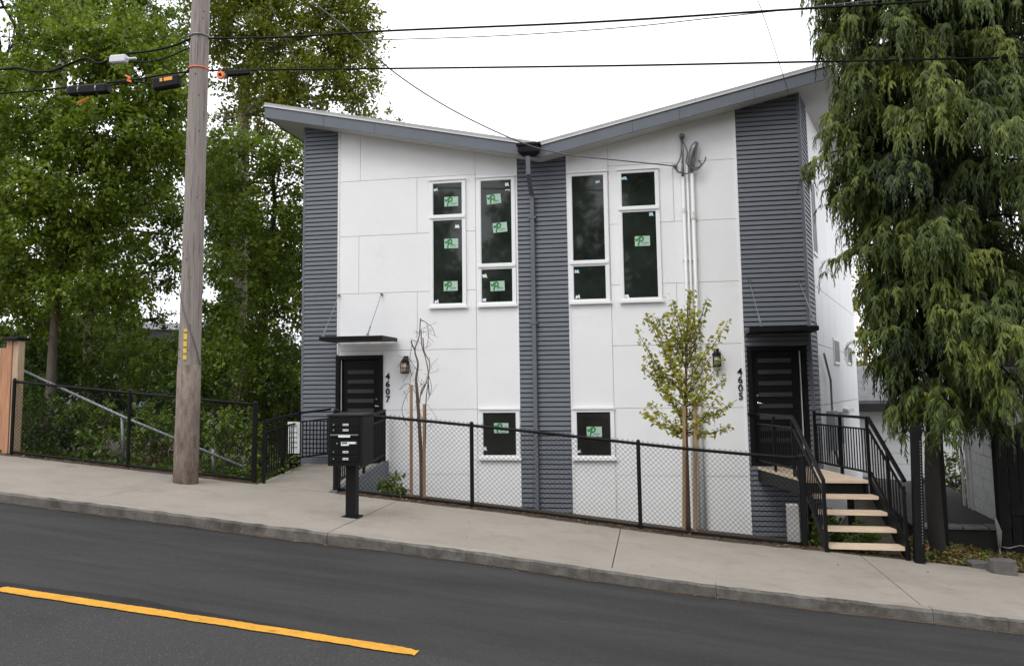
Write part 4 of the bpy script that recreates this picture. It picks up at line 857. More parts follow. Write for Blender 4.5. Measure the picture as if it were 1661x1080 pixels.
def foliage(name, blobs, dens, leaf, m, parent, seed, sub=.34, per=26, droop=.25, bright=0.0, width=.6, gap=.0):
    """blobs: (centre, (rx, ry, rz)) masses; each is filled with small leafy twigs"""
    R = np.random.default_rng(seed); P_, D_, T_, Nn = [], [], [], []
    for c, r in blobs:
        r = np.asarray(r, float); vol = r.prod()*4.19; nt_ = max(4, int(dens*vol**.85))
        u = unit(nt_, R)*(R.uniform(.1, 1, nt_)**.42)[:, None]; ctr = np.array(c)+u*r
        for k in range(nt_):
            if R.random() < gap: continue
            q = ctr[k]; outw = u[k]*np.array([1, 1, .6])+R.normal(size=3)*.35; outw /= np.linalg.norm(outw)
            ln = sub*R.uniform(.6, 1.5); n = int(per*R.uniform(.6, 1.4)); s = R.random(n)
            base = q+outw*ln*(s[:, None]-.3)+R.normal(size=(n, 3))*sub*.24; base[:, 2] -= droop*sub*s**2
            d = outw*.6+R.normal(size=(n, 3))*.75; d[:, 2] -= droop
            P_.append(base); D_.append(d); T_.append(np.clip(R.normal(.42+bright+.11*R.normal(), .12, n), 0, 1)); nm = R.normal(size=(n, 3))*.55; nm[:, 2] += 1.2; Nn.append(nm)
    P_, D_, T_, Nn = map(np.concatenate, (P_, D_, T_, Nn)); sz = leaf*R.uniform(.6, 1.25, len(P_))
    org = np.array(ORG[parent.name]) if parent else np.zeros(3)
    return link(name, leaf_mesh(name, P_-org, D_, Nn, sz, T_, m, width), parent)
def limb(b, p, d, L, r, depth, R, tips, spread=.55, upb=.15):
    p = Vector(p); pts = [p]; rad = [r]; n = 5; d = Vector(d).normalized()
    for i in range(n):
        d = (d+Vector(R.normal(size=3))*.12+Vector((0, 0, upb*.12))).normalized(); p = p+d*L/n; pts.append(p); rad.append(r*(1-.6*(i+1)/n))
    b.tube(pts, rad, 7 if r > .05 else 5); tips.append(p)
    if depth > 0:
        for k in range(R.integers(2, 4)):
            q = pts[R.integers(2, n+1)]; dd = (d+Vector(R.normal(size=3))*spread).normalized(); limb(b, q, dd, L*R.uniform(.55, .8), rad[-1]*.9, depth-1, R, tips, spread, upb)
def tree(name, base, r, trunkpts, blobs, dens, leaf, gm, label, group, seed, bark='bark', branches=True, cat='tree', **kw):
    base = Vector(base); t = thing(name, base, label, cat, group); R = np.random.default_rng(seed)
    b = MB(); pts = spline(trunkpts, 4); n = len(pts); b.tube(pts, [max(.03, r*(1-.7*i/n)) for i in range(n)], 9)
    if branches:
        for c, rr_ in blobs:
            c = Vector(c); q = min(pts, key=lambda p: (p-c).length+max(0, p.z-c.z)*3); mid_ = lerp(q, c, .5)+Vector((0, 0, .15*(c-q).length*.3))
            rb = max(.02, r*.32); b.tube(spline([q, mid_, c], 4), [rb*(1-.08*i) for i in range(9)], 6)
            for k in range(5):
                e = c+Vector(unit(1, R)[0]*np.array(rr_)*.9); b.tube(spline([lerp(q, c, R.uniform(.5, .95)), lerp(c, e, .4)+Vector(R.normal(size=3)*.08), e], 3), [rb*.42, rb*.34, rb*.28, rb*.24, rb*.2, rb*.15, rb*.1], 4)
    b.build('trunk', M[bark], t, smooth=True)
    foliage('crown', blobs, dens, leaf, G[gm], t, seed, **kw)
    return t
def BL(lst):  # (px, py, Y, rx, ry, rz)
    return [(tuple(at(x, y, Y)), (rx, ry, rz)) for x, y, Y, rx, ry, rz in lst]
grp = 'broadleaf trees left of the house'
# bright maple in front, left of the pole
tr = [at(80, 690, 16.2), at(86, 560, 16.2), at(95, 450, 16.2), at(105, 330, 16.3), at(140, 190, 16.4), at(170, 60, 16.4)]
tree('maple_tree', tr[0], .105, tr, BL([(120, 90, 16, 1.2, 1.0, .8), (215, 130, 16.2, 1.0, 1, .8), (50, 190, 15.8, 1.1, 1, .9), (165, 215, 15.7, 1.2, 1, .8), (245, 235, 16.3, .65, .9, .7), (30, 290, 16, 1.0, 1, .8), (120, 310, 15.7, 1.2, 1, .8),
      (60, 390, 15.9, 1.0, 1, .7), (160, 370, 16.2, .9, .8, .55), (20, 470, 16.2, .9, .9, .7), (130, 460, 15.9, .9, .8, .6), (200, 60, 16.6, .8, .8, .55), (200, 470, 16.4, .45, .5, .4), (90, 30, 16.6, .7, .8, .5), (255, 160, 16.4, .6, .7, .6), (10, 110, 16.4, .7, .8, .6), (240, 330, 16.6, .45, .6, .4), (70, 520, 16.6, .7, .7, .5), (270, 90, 17, .4, .6, .5)]), 40, .118, 'maple',
     'bright green maple with large leaves left of the utility pole', grp, 11, bright=.06, per=38)
# tall tree behind the left end of the roof
tr = [at(385, 700, 23.5), at(390, 420, 23.5), at(394, 220, 23.5), at(402, 120, 23.5), at(440, 20, 23.5), at(460, -90, 23.5)]
tree('tall_tree', tr[0], .24, tr, BL([(395, 30, 22.5, 1.2, 1.2, 1.1), (470, 60, 22, 1.3, 1.2, 1.1), (545, 30, 22.5, .95, 1.2, 1.2), (570, 100, 22.5, .70, 1, 1.0), (500, 140, 22, 1.3, 1.2, .9), (585, 155, 22.8, .48, .8, .6), (440, 150, 22.5, .9, 1, .9),
      (380, 120, 23, .6, .8, .7), (530, -50, 22.5, 1.4, 1.3, 1.0), (430, -50, 22.5, 1.5, 1.3, 1.0), (350, -30, 22.5, 1.2, 1.2, 1.0), (350, 60, 23, .7, .8, .8), (575, 45, 22.5, .6, 1, .9), (400, 190, 23.8, .7, .6, .4), (362, 195, 23.6, .4, .5, .4), (430, 215, 23.5, .5, .6, .4)]), 27, .125, 'autumn',
     'tall tree with yellowing right edge behind the left end of the roof', grp, 12, bark='barkpale', sub=.42, gap=.05, per=36)
# green tree hard against the left side of the house
tr = [at(425, 760, 19), at(422, 620, 19), at(430, 480, 19), at(445, 350, 19), at(440, 250, 19)]
tree('broadleaf_tree', tr[0], .10, tr, BL([(400, 250, 18.5, .9, .8, .7), (345, 250, 19, .35, .5, .45), (352, 300, 19, .5, .6, .5), (345, 540, 18.6, .5, .6, .6), (465, 260, 19, .6, .8, .7), (370, 330, 18.5, .7, .8, .8), (440, 350, 18.3, .9, .8, .8), (480, 400, 19.2, .4, .8, .8), (400, 430, 18.3, .9, .8, .8), (460, 500, 18.6, .55, .7, .8), (380, 520, 18.2, .8, .8, .8), (430, 600, 18.5, .8, .8, .8), (345, 440, 18.5, .4, .6, .6), (480, 310, 19.4, .35, .6, .6), (482, 470, 19.8, .42, .7, .8), (478, 560, 19.8, .45, .7, .8), (475, 650, 19.8, .45, .7, .8), (484, 240, 20, .3, .5, .5), (470, 720, 19.5, .4, .6, .5)]), 32, .108, 'mid',
     'dense green tree filling the gap between pole and house', grp, 13, gap=.03, per=36, bright=.12)
# thin tree in the middle with sky holes
tr = [at(140, 700, 21), at(146, 500, 21), at(150, 380, 21), at(200, 250, 21), at(240, 120, 21)]
tree('slender_tree', tr[0], .15, tr, BL([(250, 330, 21, .9, .9, .5), (230, 400, 21.2, .7, .7, .4), (265, 440, 21, .5, .6, .4), (180, 420, 21, .8, .8, .5), (250, 250, 21.5, .9, .8, .6), (200, 520, 20.8, .7, .7, .4), (150, 470, 20.5, .7, .7, .5), (275, 190, 21.5, .6, .8, .8), (255, 515, 22, .35, .5, .2), (190, 340, 21.3, .8, .7, .6), (280, 280, 21.5, .5, .6, .6), (200, 270, 21.6, .9, .7, .6), (270, 380, 21.4, .35, .5, .3), (120, 420, 21.5, .8, .8, .7), (40, 470, 21.5, .9, .8, .6), (240, 460, 21.4, .5, .6, .35), (190, 480, 21, .6, .6, .5), (280, 340, 21.6, .45, .6, .6), (285, 430, 21.6, .3, .5, .4)]), 38, .12, 'mid',
     'thin dark tree with sky showing through beside the pole', grp, 14, gap=.06, per=34)
# pale trunk tree at the top left and sparse tree in the corner
tr = [at(70, 700, 25), at(95, 300, 25), at(100, 120, 25), at(112, 20, 25), at(122, -80, 25)]
tree('ash_tree', tr[0], .26, tr, BL([(170, 20, 25, 1.4, 1.2, .9), (240, 30, 25, 1.0, 1.2, 1.0), (100, 10, 25.5, 1.2, 1.2, .8), (290, 60, 25, .8, 1, 1.0), (180, -50, 25, 2, 1.5, 1), (275, 130, 25.5, .7, .8, .8)]), 24, .13, 'mid', 'tree with a pale trunk behind the maple at the top left', grp, 15, bark='barkpale', gap=.08, bright=.06, per=34)
tr = [at(0, 500, 27), at(5, 250, 27), at(15, 130, 27), at(35, 40, 27), at(50, -80, 27)]
t15 = tree('sparse_tree', tr[0], .22, tr, BL([(20, 60, 27, 1.4, 1, 1.4), (60, 10, 27, 1.0, 1, 1.0), (10, 140, 27, 1, 1, 1), (-30, 20, 27, 1.4, 1, 1.2)]), 5, .15, 'dark', 'sparse dark branches against the sky in the top left corner', grp, 16, bark='barkdark', gap=.25, per=14)
bb = MB(); R = np.random.default_rng(5); tips = []
for px, py in ((5, 250), (15, 130), (30, 60), (8, 180), (-10, 120), (40, 20)):
    for k in range(3): limb(bb, at(px, py, 27), (R.uniform(-.3, .9), R.uniform(-.4, .4), R.uniform(.2, 1)), R.uniform(1.2, 2.2), .07, 2, R, tips)
bb.build('branches', M['barkdark'], t15)
# dark background trees
for i, (px, py, Y, rx, rz, lab) in enumerate([(60, 560, 24, 3.0, 2.4, 'dark bushy tree low behind the maple trunk'), (330, 560, 25, 2.2, 2.0, 'dark bushy tree low behind the utility pole'), (430, 430, 27, 1.5, 2.8, 'dark tree far behind the dense green tree'), (-90, 420, 26, 2.6, 3.6, 'dark tree cut by the left edge of the frame'), (365, 330, 28, 1.1, 2.6, 'dark tree seen just right of the pole behind the pale trunk'), (478, 620, 24, .8, 2.2, 'dark tree right beside the left house corner')]):
    c = at(px, py, Y); bs = at(px, 760, Y); R = np.random.default_rng(50+i)
    bl = [((c.x+R.uniform(-.6, .6)*rx, Y+R.uniform(-1, 1), c.z+R.uniform(-.6, .5)*rz), (rx*.45, 1.0, rz*.42)) for k in range(9)]
    tree('background_tree', bs, .16, [bs, lerp(bs, c, .5), c], bl, 20, .15, 'dark', lab, 'dark trees behind the left slope', 60+i, bark='barkdark', per=32)
tr = [at(630, 330, 26), at(632, 260, 26), at(630, 200, 26)]
tree('far_treetop', tr[0], .06, tr, BL([(600, 190, 26, .4, .4, .25), (630, 196, 26, .28, .4, .35), (575, 185, 26, .3, .4, .3), (648, 198, 26, .14, .2, .12)]), 22, .13, 'autumn', 'small treetop peeping over the left roof slope', grp, 17, sub=.2, per=12)
tr = [at(1404, 700, 38), at(1404, 560, 38), at(1406, 480, 38)]
tree('pale_tree', tr[0], .12, tr, BL([(1402, 490, 38, .7, .8, .7), (1412, 540, 38, .9, .8, .8), (1400, 590, 38, .8, .8, .7), (1430, 470, 38, .9, .8, .8), (1395, 450, 38, .5, .6, .6), (1425, 610, 38, .9, .8, .6)]), 12, .2, 'autumn', 'pale yellow green tree far behind the right side wall', grp, 18, bright=.2, gap=.1)
# undergrowth behind the left fence: shrubs one can tell apart
gs = 'shrubs behind the left chain link fence'
for i, (px, py, Y, rx, ry, rz, gm, dens, lab) in enumerate([
  (70, 690, 14.6, .75, .6, .5, 'dark', 90, 'dark shrub at the foot of the maple behind the fence'), (150, 690, 14.4, .6, .5, .45, 'shrub', 90, 'green shrub left of the middle fence post'), (180, 722, 13.9, .5, .35, .28, 'weed', 60, 'bright low bush in front of the slanting pipe'),
  (250, 700, 14.6, .6, .5, .4, 'shrub', 90, 'green shrub between the fence post and the pole'), (370, 700, 14.8, .6, .5, .45, 'shrub', 90, 'green shrub right of the pole behind the fence'), (340, 755, 14.0, .45, .3, .25, 'weed', 60, 'bright low bush right of the pole'), (240, 755, 13.9, .5, .3, .22, 'litter', 45, 'brownish low brush left of the pole'),
  (100, 735, 13.9, .6, .35, .25, 'dark', 80, 'dark low bush near the left fence post'), (60, 590, 17.5, 1.1, .9, .8, 'dark', 60, 'dark tall shrub right of the cedar fence post'), (170, 580, 18, 1.1, .9, .7, 'shrub', 60, 'tall shrub left of the pole below the gap'), (245, 590, 17.5, .8, .8, .7, 'mid', 60, 'leafy shrub right behind the pole'),
  (360, 610, 17, .8, .8, .8, 'mid', 60, 'leafy shrub right of the pole'), (450, 660, 18.3, .7, .7, .9, 'dark', 60, 'dark shrub beside the left house corner'), (410, 745, 14.6, .35, .4, .3, 'weed', 60, 'light green weeds at the end of the left fence'), (445, 770, 15.2, .4, .5, .3, 'shrub', 70, 'green shrub under the ramp railing'), (300, 640, 16, .7, .7, .7, 'dark', 70, 'dark shrub hidden behind the pole'), (120, 650, 19, 1.3, .7, .8, 'dark', 80, 'broad dark shrub under the maple crown'), (220, 660, 19.5, 1.3, .7, .8, 'dark', 80, 'broad dark shrub further back left of the pole'), (350, 670, 19.5, 1.2, .7, .8, 'dark', 80, 'broad dark shrub further back right of the pole'), (30, 680, 17, .9, .7, .8, 'shrub', 80, 'green shrub beside the cedar fence post'), (200, 600, 22, 1.5, .6, .8, 'mid', 60, 'tall leafy shrub below the grey eave')]):
    c = at(px, py, Y); bs = Vector((c.x, Y, groundz(c.x, Y))); t = thing('shrub', bs, lab, 'shrub', gs); b = MB(); R = np.random.default_rng(90+i)
    for k in range(7): e = c+Vector((R.uniform(-.8, .8)*rx, R.uniform(-.5, .5)*ry, R.uniform(-.2, .8)*rz)); b.tube(spline([bs+Vector((R.uniform(-.1, .1), 0, 0)), lerp(bs, e, .55)+Vector((R.uniform(-.1, .1), 0, 0)), e], 3), [.018, .016, .014, .012, .01, .008, .005], 4)
    b.build('stem', M['twig'], t)
    foliage('leaves', [(tuple(c), (rx, ry, rz))], dens, .10 if gm != 'litter' else .07, G[gm], t, 90+i, sub=.2, per=22, bright=.03)
# ivy-like mat on the slope
R = np.random.default_rng(31); n = 16000; X = R.uniform(-11.5, -5.2, n); Y = R.uniform(13.35, 19.5, n); keep = ~((X > -7.2) & (Y > 13.2) & (X > -6.35-.18*(Y-13.2)-.05)); X, Y = X[keep], Y[keep]; n = len(X)
zz = np.array([groundz(a, c) for a, c in zip(X, Y)])+R.uniform(0, .22, n)
nm = R.normal(size=(n, 3))*.5; nm[:, 2] += 1; d = R.normal(size=(n, 3)); d[:, 2] *= .4
tag(link('ground_cover', leaf_mesh('ground_cover', np.stack([X, Y, zz], 1), d, nm, R.uniform(.06, .13, n), np.clip(R.normal(.35, .2, n), 0, 1), G['shrub'])), 'leafy ground cover on the slope behind the left fence', 'ground cover', kind='stuff')
# litter along the fence foot and in the bed
def litter(name, n, fx, fy, m, label, seed, sz=(.02, .05), lift=.012):
    R = np.random.default_rng(seed); X = R.uniform(*fx, n); Y = fy[0]+(fy[1]-fy[0])*R.beta(2, 2, n); zz = np.array([Z(a) for a in X])+R.uniform(.0, lift, n)+np.where(Y < 10.15, RD+.008, .004)
    nm = R.normal(size=(n, 3))*.3; nm[:, 2] += 1; d = R.normal(size=(n, 3)); d[:, 2] *= .2
    tag(link(name, leaf_mesh(name, np.stack([X, Y, zz], 1), d, nm, R.uniform(*sz, n), np.clip(R.normal(.45, .28, n), 0, 1), m, .7, .06)), label, 'leaf litter' if m is G['litter'] else 'weeds', kind='stuff')
litter('leaf_litter', 2600, (-5.1, 3.1), (13.13, 13.42), G['litter'], 'brown leaf litter along the foot of the long fence', 41, lift=.03)
litter('leaf_litter', 900, (-11, -6.4), (13.13, 13.4), G['litter'], 'brown leaf litter along the foot of the left fence', 42, lift=.03)
litter('leaf_litter', 420, (-12, 4), (9.98, 10.15), G['litter'], 'few dry leaves in the gutter along the kerb', 46, (.015, .035))
litter('leaf_litter', 70, (-11, 4), (10.4, 13.1), G['litter'], 'few small dry leaves scattered on the sidewalk', 47, (.012, .03), .004)
R = np.random.default_rng(43)
b = MB(); 
def soilstrip(x0, x1, y0, y1, lift):
    n = int((x1-x0)/.12); X = [x0+(x1-x0)*i/n for i in range(n+1)]
    b.add([(x, y0+R.uniform(-.03, .03), Z(x)+.006) for x in X]+[(x, (y0+y1)/2, Z(x)+lift+R.uniform(-.01, .015)) for x in X]+[(x, y1, Z(x)-.05) for x in X], [(k*(n+1)+i, k*(n+1)+i+1, (k+1)*(n+1)+i+1, (k+1)*(n+1)+i) for k in range(2) for i in range(n)])
soilstrip(-5.1, 3.2, 13.14, 13.55, .02); soilstrip(-11.2, -6.4, 13.14, 13.5, .02)
tag(b.build('soil_strip', M['soil']), kind='structure')
for fx, fy, n, m, s_, lb in (((3.15, 4.9), (13.15, 14.55), 2600, 'litter', 44, 'brown cedar litter on the planting bed'), ((3.15, 4.9), (13.14, 14.5), 1500, 'weed', 45, 'low green weeds in the planting bed')):
    Rr = np.random.default_rng(s_); X = Rr.uniform(*fx, n); Y = Rr.uniform(*fy, n); zz = np.array([Z(a) for a in X])-.02+.03*np.sin(3*X+2*Y)+.05*(Y-13.2)+Rr.uniform(0, .05, n)
    nm = Rr.normal(size=(n, 3))*.5; nm[:, 2] += 1; d = Rr.normal(size=(n, 3)); d[:, 2] = abs(d[:, 2])*.5
    tag(link('bed_cover', leaf_mesh('bed_cover', np.stack([X, Y, zz], 1), d, nm, Rr.uniform(.03, .08, n), np.clip(Rr.normal(.4, .25, n), 0, 1), G[m])), lb, 'ground cover', kind='stuff')
for (px, py, Y, r, lab, gm) in ((638, 796, 13.6, .19, 'small bright green weed inside the fence at the white wall', 'weed'), (1340, 870, 14.9, .28, 'green weed growing under the stairs', 'weed'), (1400, 880, 14.4, .2, 'small green weed under the right end of the stairs', 'weed')):
    c = at(px, py, Y); bs = Vector((c.x, Y, groundz(c.x, Y))); t = thing('weed_plant', bs, lab, 'plant'); b = MB()
    for k in range(4): b.tube([bs, lerp(bs, c, .6)+Vector((.05*(k-1.5), 0, 0)), c+Vector((.07*(k-1.5), 0, r*.5))], [.008, .006, .003], 4)
    b.build('stem', M['twig'], t); foliage('leaves', [(tuple(c), (r, r, r*1.4))], 900, .075, G[gm], t, px, sub=.1, per=14, bright=.15)
c = at(1550, 775, 23); bs = Vector((c.x, 23, -2.4)); t = thing('shrub', bs, 'light green shrub at the far end of the neighbour path', 'shrub'); b = MB()
for k in range(5): b.tube([bs, c+Vector((.25*(k-2), 0, .2))], [.03, .01], 4)
b.build('stem', M['twig'], t); foliage('leaves', [(tuple(c), (.75, .6, .5)), (tuple(c+Vector((.5, .2, -.1))), (.45, .5, .35))], 70, .11, G['weed'], t, 77, sub=.2, per=16, bright=-.1)

# young street tree with two stakes
yb_ = Vector((.17, 13.62, Z(.17)-.03)); t = thing('young_tree', yb_, 'young staked street tree with yellow green leaves in front of the white wall', 'tree')
b = MB(); tp = [yb_, at(1114, 760, 13.62), at(1112, 660, 13.62), at(1114, 560, 13.65), at(1116, 480, 13.65)]; tp = spline(tp, 5); b.tube(tp, [.042-.0017*i for i in range(len(tp))], 8)
R = np.random.default_rng(21); LP, LD, LT = [], [], []
tipspx = [(1030, 532, 640), (1048, 508, 610), (1066, 514, 600), (1080, 506, 575), (1090, 486, 560), (1148, 482, 560), (1140, 520, 575), (1180, 524, 600), (1150, 556, 610), (1172, 582, 640), (1178, 612, 650), (1190, 652, 672), (1186, 690, 690), (1172, 668, 680), (1042, 590, 660), (1052, 575, 640), (1044, 668, 690), (1058, 655, 690), (1086, 697, 700), (1140, 698, 700), (1120, 470, 540), (1106, 500, 560), (1130, 545, 600), (1085, 560, 640), (1100, 600, 650), (1150, 610, 665), (1135, 640, 680), (1075, 620, 680), (1070, 545, 630), (1110, 530, 590), (1125, 590, 650), (1165, 640, 690), (1095, 650, 690), (1150, 580, 640), (1062, 600, 670), (1090, 530, 600), (1128, 500, 560)]
for px, py, sy in tipspx:
    Yt = 13.62+R.uniform(-.55, .55); tip = at(px, py, Yt); q = min(tp, key=lambda p: abs(p.z-at(1113, min(sy, 700), 13.62).z)); mid_ = lerp(q, tip, .5)-Vector((0, 0, .10*(tip-q).length))
    sp = spline([q, mid_, tip], 9); b.tube(sp, [.011-.0004*i for i in range(len(sp))], 4)
    L_ = (tip-q).length
    for k in range(int((95 if px < 1125 else 62)*L_+24)):
        f = R.uniform(.22, 1.02); p = sp[min(len(sp)-1, int(f*(len(sp)-1)))]; LP.append(np.array(p)+R.normal(size=3)*.035); LD.append(np.array((R.normal(), R.normal(), -.35+.5*R.normal()))); LT.append(R.normal(.48-.1*(p.z > .9), .2))
b.build('trunk', M['twig'], t, smooth=True)
LP = np.array(LP); nm = R.normal(size=(len(LP), 3))*.8; nm[:, 2] += .7
link('crown', leaf_mesh('crown', LP-np.array(yb_), np.array(LD), nm, R.uniform(.045, .095, len(LP)), np.array(LT), G['young'], .62, .1), t)
for px, lab in ((1109, 'wooden stake left of the young street tree'), (1127, 'wooden stake right of the young street tree')):
    p = at(px, 868, 13.5); q = at(px+1, 658, 13.5); b = MB(); b.tube([Vector((p.x, 13.5, Z(p.x)-.2)), q], .027, 8); tag(b.build('tree_stake', M['stakeold'], None, (p.x, 13.5, Z(p.x))), lab, 'stake', 'stakes beside the young trees')
# dead sapling with vine and two stakes
R = np.random.default_rng(22); Y0 = 13.6; db = at(684, 818, Y0); t = thing('bare_sapling', (db.x, Y0, Z(db.x)-.1), 'bare dead sapling wrapped in dry vines between two stakes', 'sapling')
b = MB(); m1 = spline([Vector((db.x, Y0, Z(db.x)-.2)), at(683, 740, Y0), at(677, 640, Y0), at(675, 615, Y0), at(678, 590, Y0), at(673, 568, Y0), at(680, 545, Y0), at(682, 516, Y0)], 5); b.tube(m1, [max(.009, .036-.001*i) for i in range(len(m1))], 7)
b.tube(spline([at(673, 568, Y0), at(668, 558, Y0), at(667, 552, Y0)], 3), .012, 5); b.build('trunk', M['twig'], t, smooth=True)
vn = [[(686, 818), (690, 720), (691, 650), (695, 610), (690, 580), (684, 560), (683, 535)], [(683, 640), (692, 618), (697, 590), (688, 570), (686, 548)], [(680, 655), (684, 632), (694, 620), (696, 640)], [(676, 600), (660, 580), (645, 595)], [(682, 520), (692, 524), (695, 545), (692, 565)], [(683, 518), (700, 530), (706, 545)], [(676, 640), (662, 622), (648, 632)], [(674, 650), (690, 700), (684, 760), (690, 815)], [(696, 610), (700, 630), (694, 648)], [(672, 625), (660, 640), (652, 665), (660, 690)], [(668, 560), (664, 590), (668, 610)]]
for i, v in enumerate(vn):
    b = MB(); b.tube(spline([at(x, y, Y0+R.uniform(-.15, .1)) for x, y in v], 5), .009 if i < 3 else .0045, 5); b.build('vine', M['vine' if i in (1, 7) else 'twig'], t)
b = MB()
for k in range(40):
    p = at(R.uniform(655, 705), R.uniform(530, 700), Y0+R.uniform(-.2, .2)); q = p+Vector((R.normal()*.14, R.normal()*.08, R.normal()*.14)); b.tube(spline([p, lerp(p, q, .5)+Vector((R.normal()*.04, 0, R.normal()*.04)), q], 3), .0028, 3)
tag(b.build('twigs', M['twig'], t), kind='stuff')
for px, py, lab, m_ in ((667, 624, 'tall reddish wooden stake left of the bare sapling', 'stake'), (688, 655, 'shorter brown wooden stake right of the bare sapling', 'stakeold')):
    p = at(px, 818, 13.5); q = at(px, py, 13.5); b = MB(); b.tube([Vector((p.x, 13.5, Z(p.x)-.2)), q], .025, 8); tag(b.build('tree_stake', M[m_], None, (p.x, 13.5, Z(p.x))), lab, 'stake', 'stakes beside the young trees')

# weeping cedar
cb = Vector((3.62, 13.95, Z(3.6))); t = thing('weeping_cedar', cb, 'large weeping cedar with hanging green sprays right of the stairs', 'tree')
R = np.random.default_rng(23); b = MB()
tk = spline([cb-Vector((0, 0, .2)), at(1512, 760, 13.95), at(1515, 600, 13.95), at(1510, 300, 14), Vector((3.95, 14, 6)), Vector((3.95, 14, 9.5))], 5); b.tube(tk, [max(.03, .115-.003*i) for i in range(len(tk))], 10)
def frond(seed):
    R2 = np.random.default_rng(seed); P_, D_, Nn, Sz = [], [], [], []; p = np.array([0., 0, 0]); d = np.array([1., 0, .25]); st_ = .036
    for i in range(12):
        p = p+d/np.linalg.norm(d)*st_; d = d+np.array([-.09, R2.normal()*.07, -.24])
        for sg in (-1, 1):
            P_.append(p.copy()); dd = d/np.linalg.norm(d)*.45+np.array([.0, sg*(.46-.03*i), -.62])+R2.normal(size=3)*.2; D_.append(dd); Nn.append(np.array([1, .5*R2.normal(), .6])); Sz.append(.135*(1-.045*i)*R2.uniform(.7, 1.25))
    P_.append(p); D_.append(d); Nn.append(np.array([1., 0, .3])); Sz.append(.1)
    return map(np.array, (P_, D_, Nn, Sz))
FR = [tuple(frond(s)) for s in range(8)]
AP, AD, AN, AS, AT = [], [], [], [], []
def place(pos, az, sc_, tint):
    P_, D_, Nn, Sz = FR[R.integers(0, 8)]; c, s = math.cos(az), math.sin(az); rot = np.array([[c, -s, 0], [s, c, 0], [0, 0, 1]])
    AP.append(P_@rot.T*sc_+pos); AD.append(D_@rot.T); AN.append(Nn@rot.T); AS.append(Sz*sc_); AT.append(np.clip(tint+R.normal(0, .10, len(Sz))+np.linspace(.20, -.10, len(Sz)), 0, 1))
zb0 = -.35; nbr = 185
for k in range(nbr):
    z = zb0+(8.6-zb0)*(k/nbr)**.92+R.uniform(-.15, .15); az = k*2.39996+R.uniform(-.3, .3); ca = math.cos(az)
    left = float(np.interp(z, [-.4, .3, 1.2, 2.2, 2.9, 3.3, 3.8, 4.6, 5.2, 8.6], [.30, .55, .62, .80, 1.15, 1.40, 1.10, 1.20, 1.55, 1.5])); right = float(np.interp(z, [-.4, .6, 3, 8.6], [1.0, 1.7, 2.3, 1.4]))
    mixr = max(0, min(1, (ca+.75)/1.1)); L_ = (left*(1-mixr)+right*mixr)*R.uniform(.72, 1.08)
    o = Vector((3.62+.045*max(0, z+1), 13.98, z)); dv = Vector((math.cos(az), math.sin(az), 0)); pts = [o, o+dv*L_*.35+Vector((0, 0, .22*L_)), o+dv*L_*.72+Vector((0, 0, .16*L_)), o+dv*L_+Vector((0, 0, -.16*L_))]
    sp = spline(pts, 6); b.tube(sp, [.032*(1-.045*i) for i in range(len(sp))], 5); bt = R.normal(.40, .10)
    nt_ = int(3+5.0*L_)
    for i in range(nt_):
        f = .16+.84*((i+R.uniform(.2, .8))/nt_)**.7; p = np.array(sp[min(len(sp)-1, int(f*(len(sp)-1)))]); sg = R.choice([-1, 1]); a2 = az+sg*R.uniform(.3, 1.3); ln = R.uniform(.0, .42)*(1.1-.6*f)
        q = p+np.array([math.cos(a2), math.sin(a2), 0])*ln+np.array([0, 0, -ln*.3]); tb = bt+R.normal(0, .09)-.20+.36*f*f  # tint darkens the inner crown as painted shade, paler towards the branch tips
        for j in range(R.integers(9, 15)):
            dz = -abs(R.normal())*.17; place(q+np.array([R.normal()*.055, R.normal()*.055, dz]), az+R.normal()*1.1, R.uniform(.65, 1.15), tb+.55*dz+.06)  # tuft tops tinted lighter and lower fronds darker, shading put into the colour
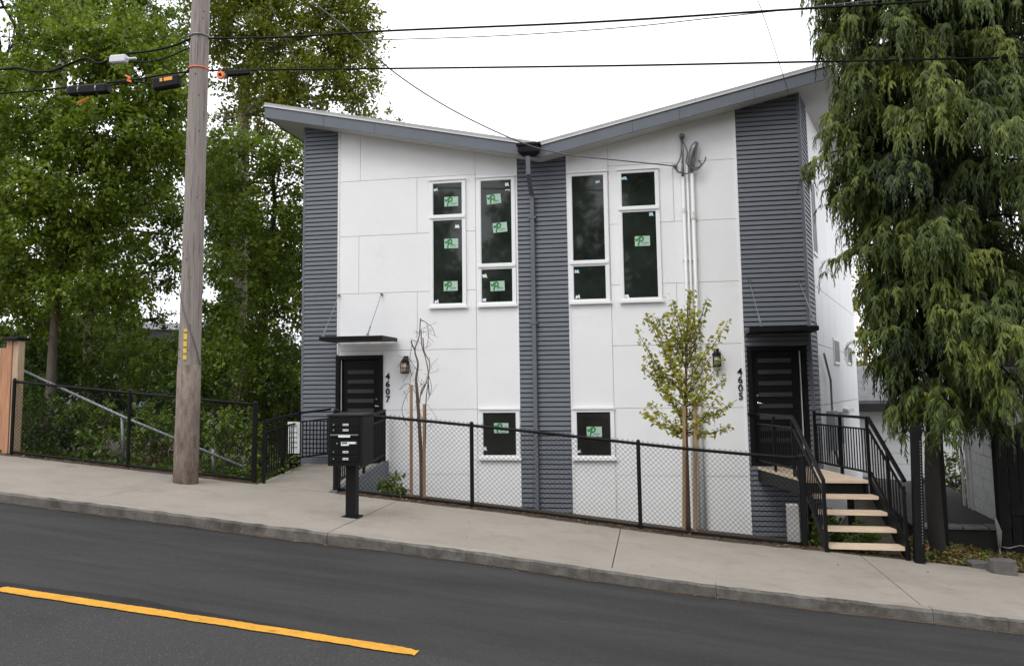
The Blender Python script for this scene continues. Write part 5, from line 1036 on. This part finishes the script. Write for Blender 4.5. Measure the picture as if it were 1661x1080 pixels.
for tx, ty, L_ in ((1293, 262, 0), (1342, 415, 0), (1385, 545, 0), (1322, 210, 0), (1336, 318, 0)):
    o = at(1510, ty+20, 13.95); e = at(tx+14, ty+6, 13.8); sp = spline([o, lerp(o, e, .4)+Vector((0, -.1, .24)), lerp(o, e, .75)+Vector((0, -.1, .22)), e], 8); b.tube(sp, [.028*(1-.032*i) for i in range(len(sp))], 5)
    for i in range(46):
        f = R.uniform(.3, 1.0); p = np.array(sp[min(len(sp)-1, int(f*(len(sp)-1)))]); a2 = math.pi+R.normal()*.9
        for j in range(R.integers(1, 3)): place(p+np.array([R.normal()*.05, R.normal()*.12, -.16*j-.02]), a2, R.uniform(.6, .95), .52+R.normal(0, .06)-.08*j)  # lower fronds tinted darker in the same way
b.build('trunk', M['barkdark'], t, smooth=True)
AP, AD, AN, AS, AT = map(np.concatenate, (AP, AD, AN, AS, AT))
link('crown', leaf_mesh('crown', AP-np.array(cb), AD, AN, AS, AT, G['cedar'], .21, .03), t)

# trees over the road, seen mirrored in the windows
tm = None
for i, (x, y, s_) in enumerate([(-13, -11, 1.0), (-7, -12.5, 1.15), (-1.5, -11, 1.05), (5, -12, 1.2), (11, -11, 1.0)]):
    bs = Vector((x, y, -2.3)); 
    if tm is None:
        Rr = np.random.default_rng(70); bl = [((x+Rr.uniform(-2.2, 2.2), y+Rr.uniform(-1.5, 1.5), Rr.uniform(1, 10)), (1.7, 1.5, 1.4)) for k in range(15)]
        tm = tree('street_tree', bs, .22, [bs, bs+Vector((0, 0, 5)), bs+Vector((.3, 0, 9))], bl, 7, .34, 'dark', 'dark tree across the road opposite the cedar fence post', 'trees across the road', 71, per=20, sub=.6)
    else:
        o = tm.copy(); C.objects.link(o); o['label'] = 'dark tree across the road ' + ('', 'opposite the utility pole', 'opposite the middle siding strip', 'opposite the weeping cedar', 'furthest downhill')[i]; o.location = bs; o.scale = (s_, s_, s_); o.rotation_euler.z = i*1.3
        for ch in list(tm.children): c_ = ch.copy(); C.objects.link(c_); c_.parent = o
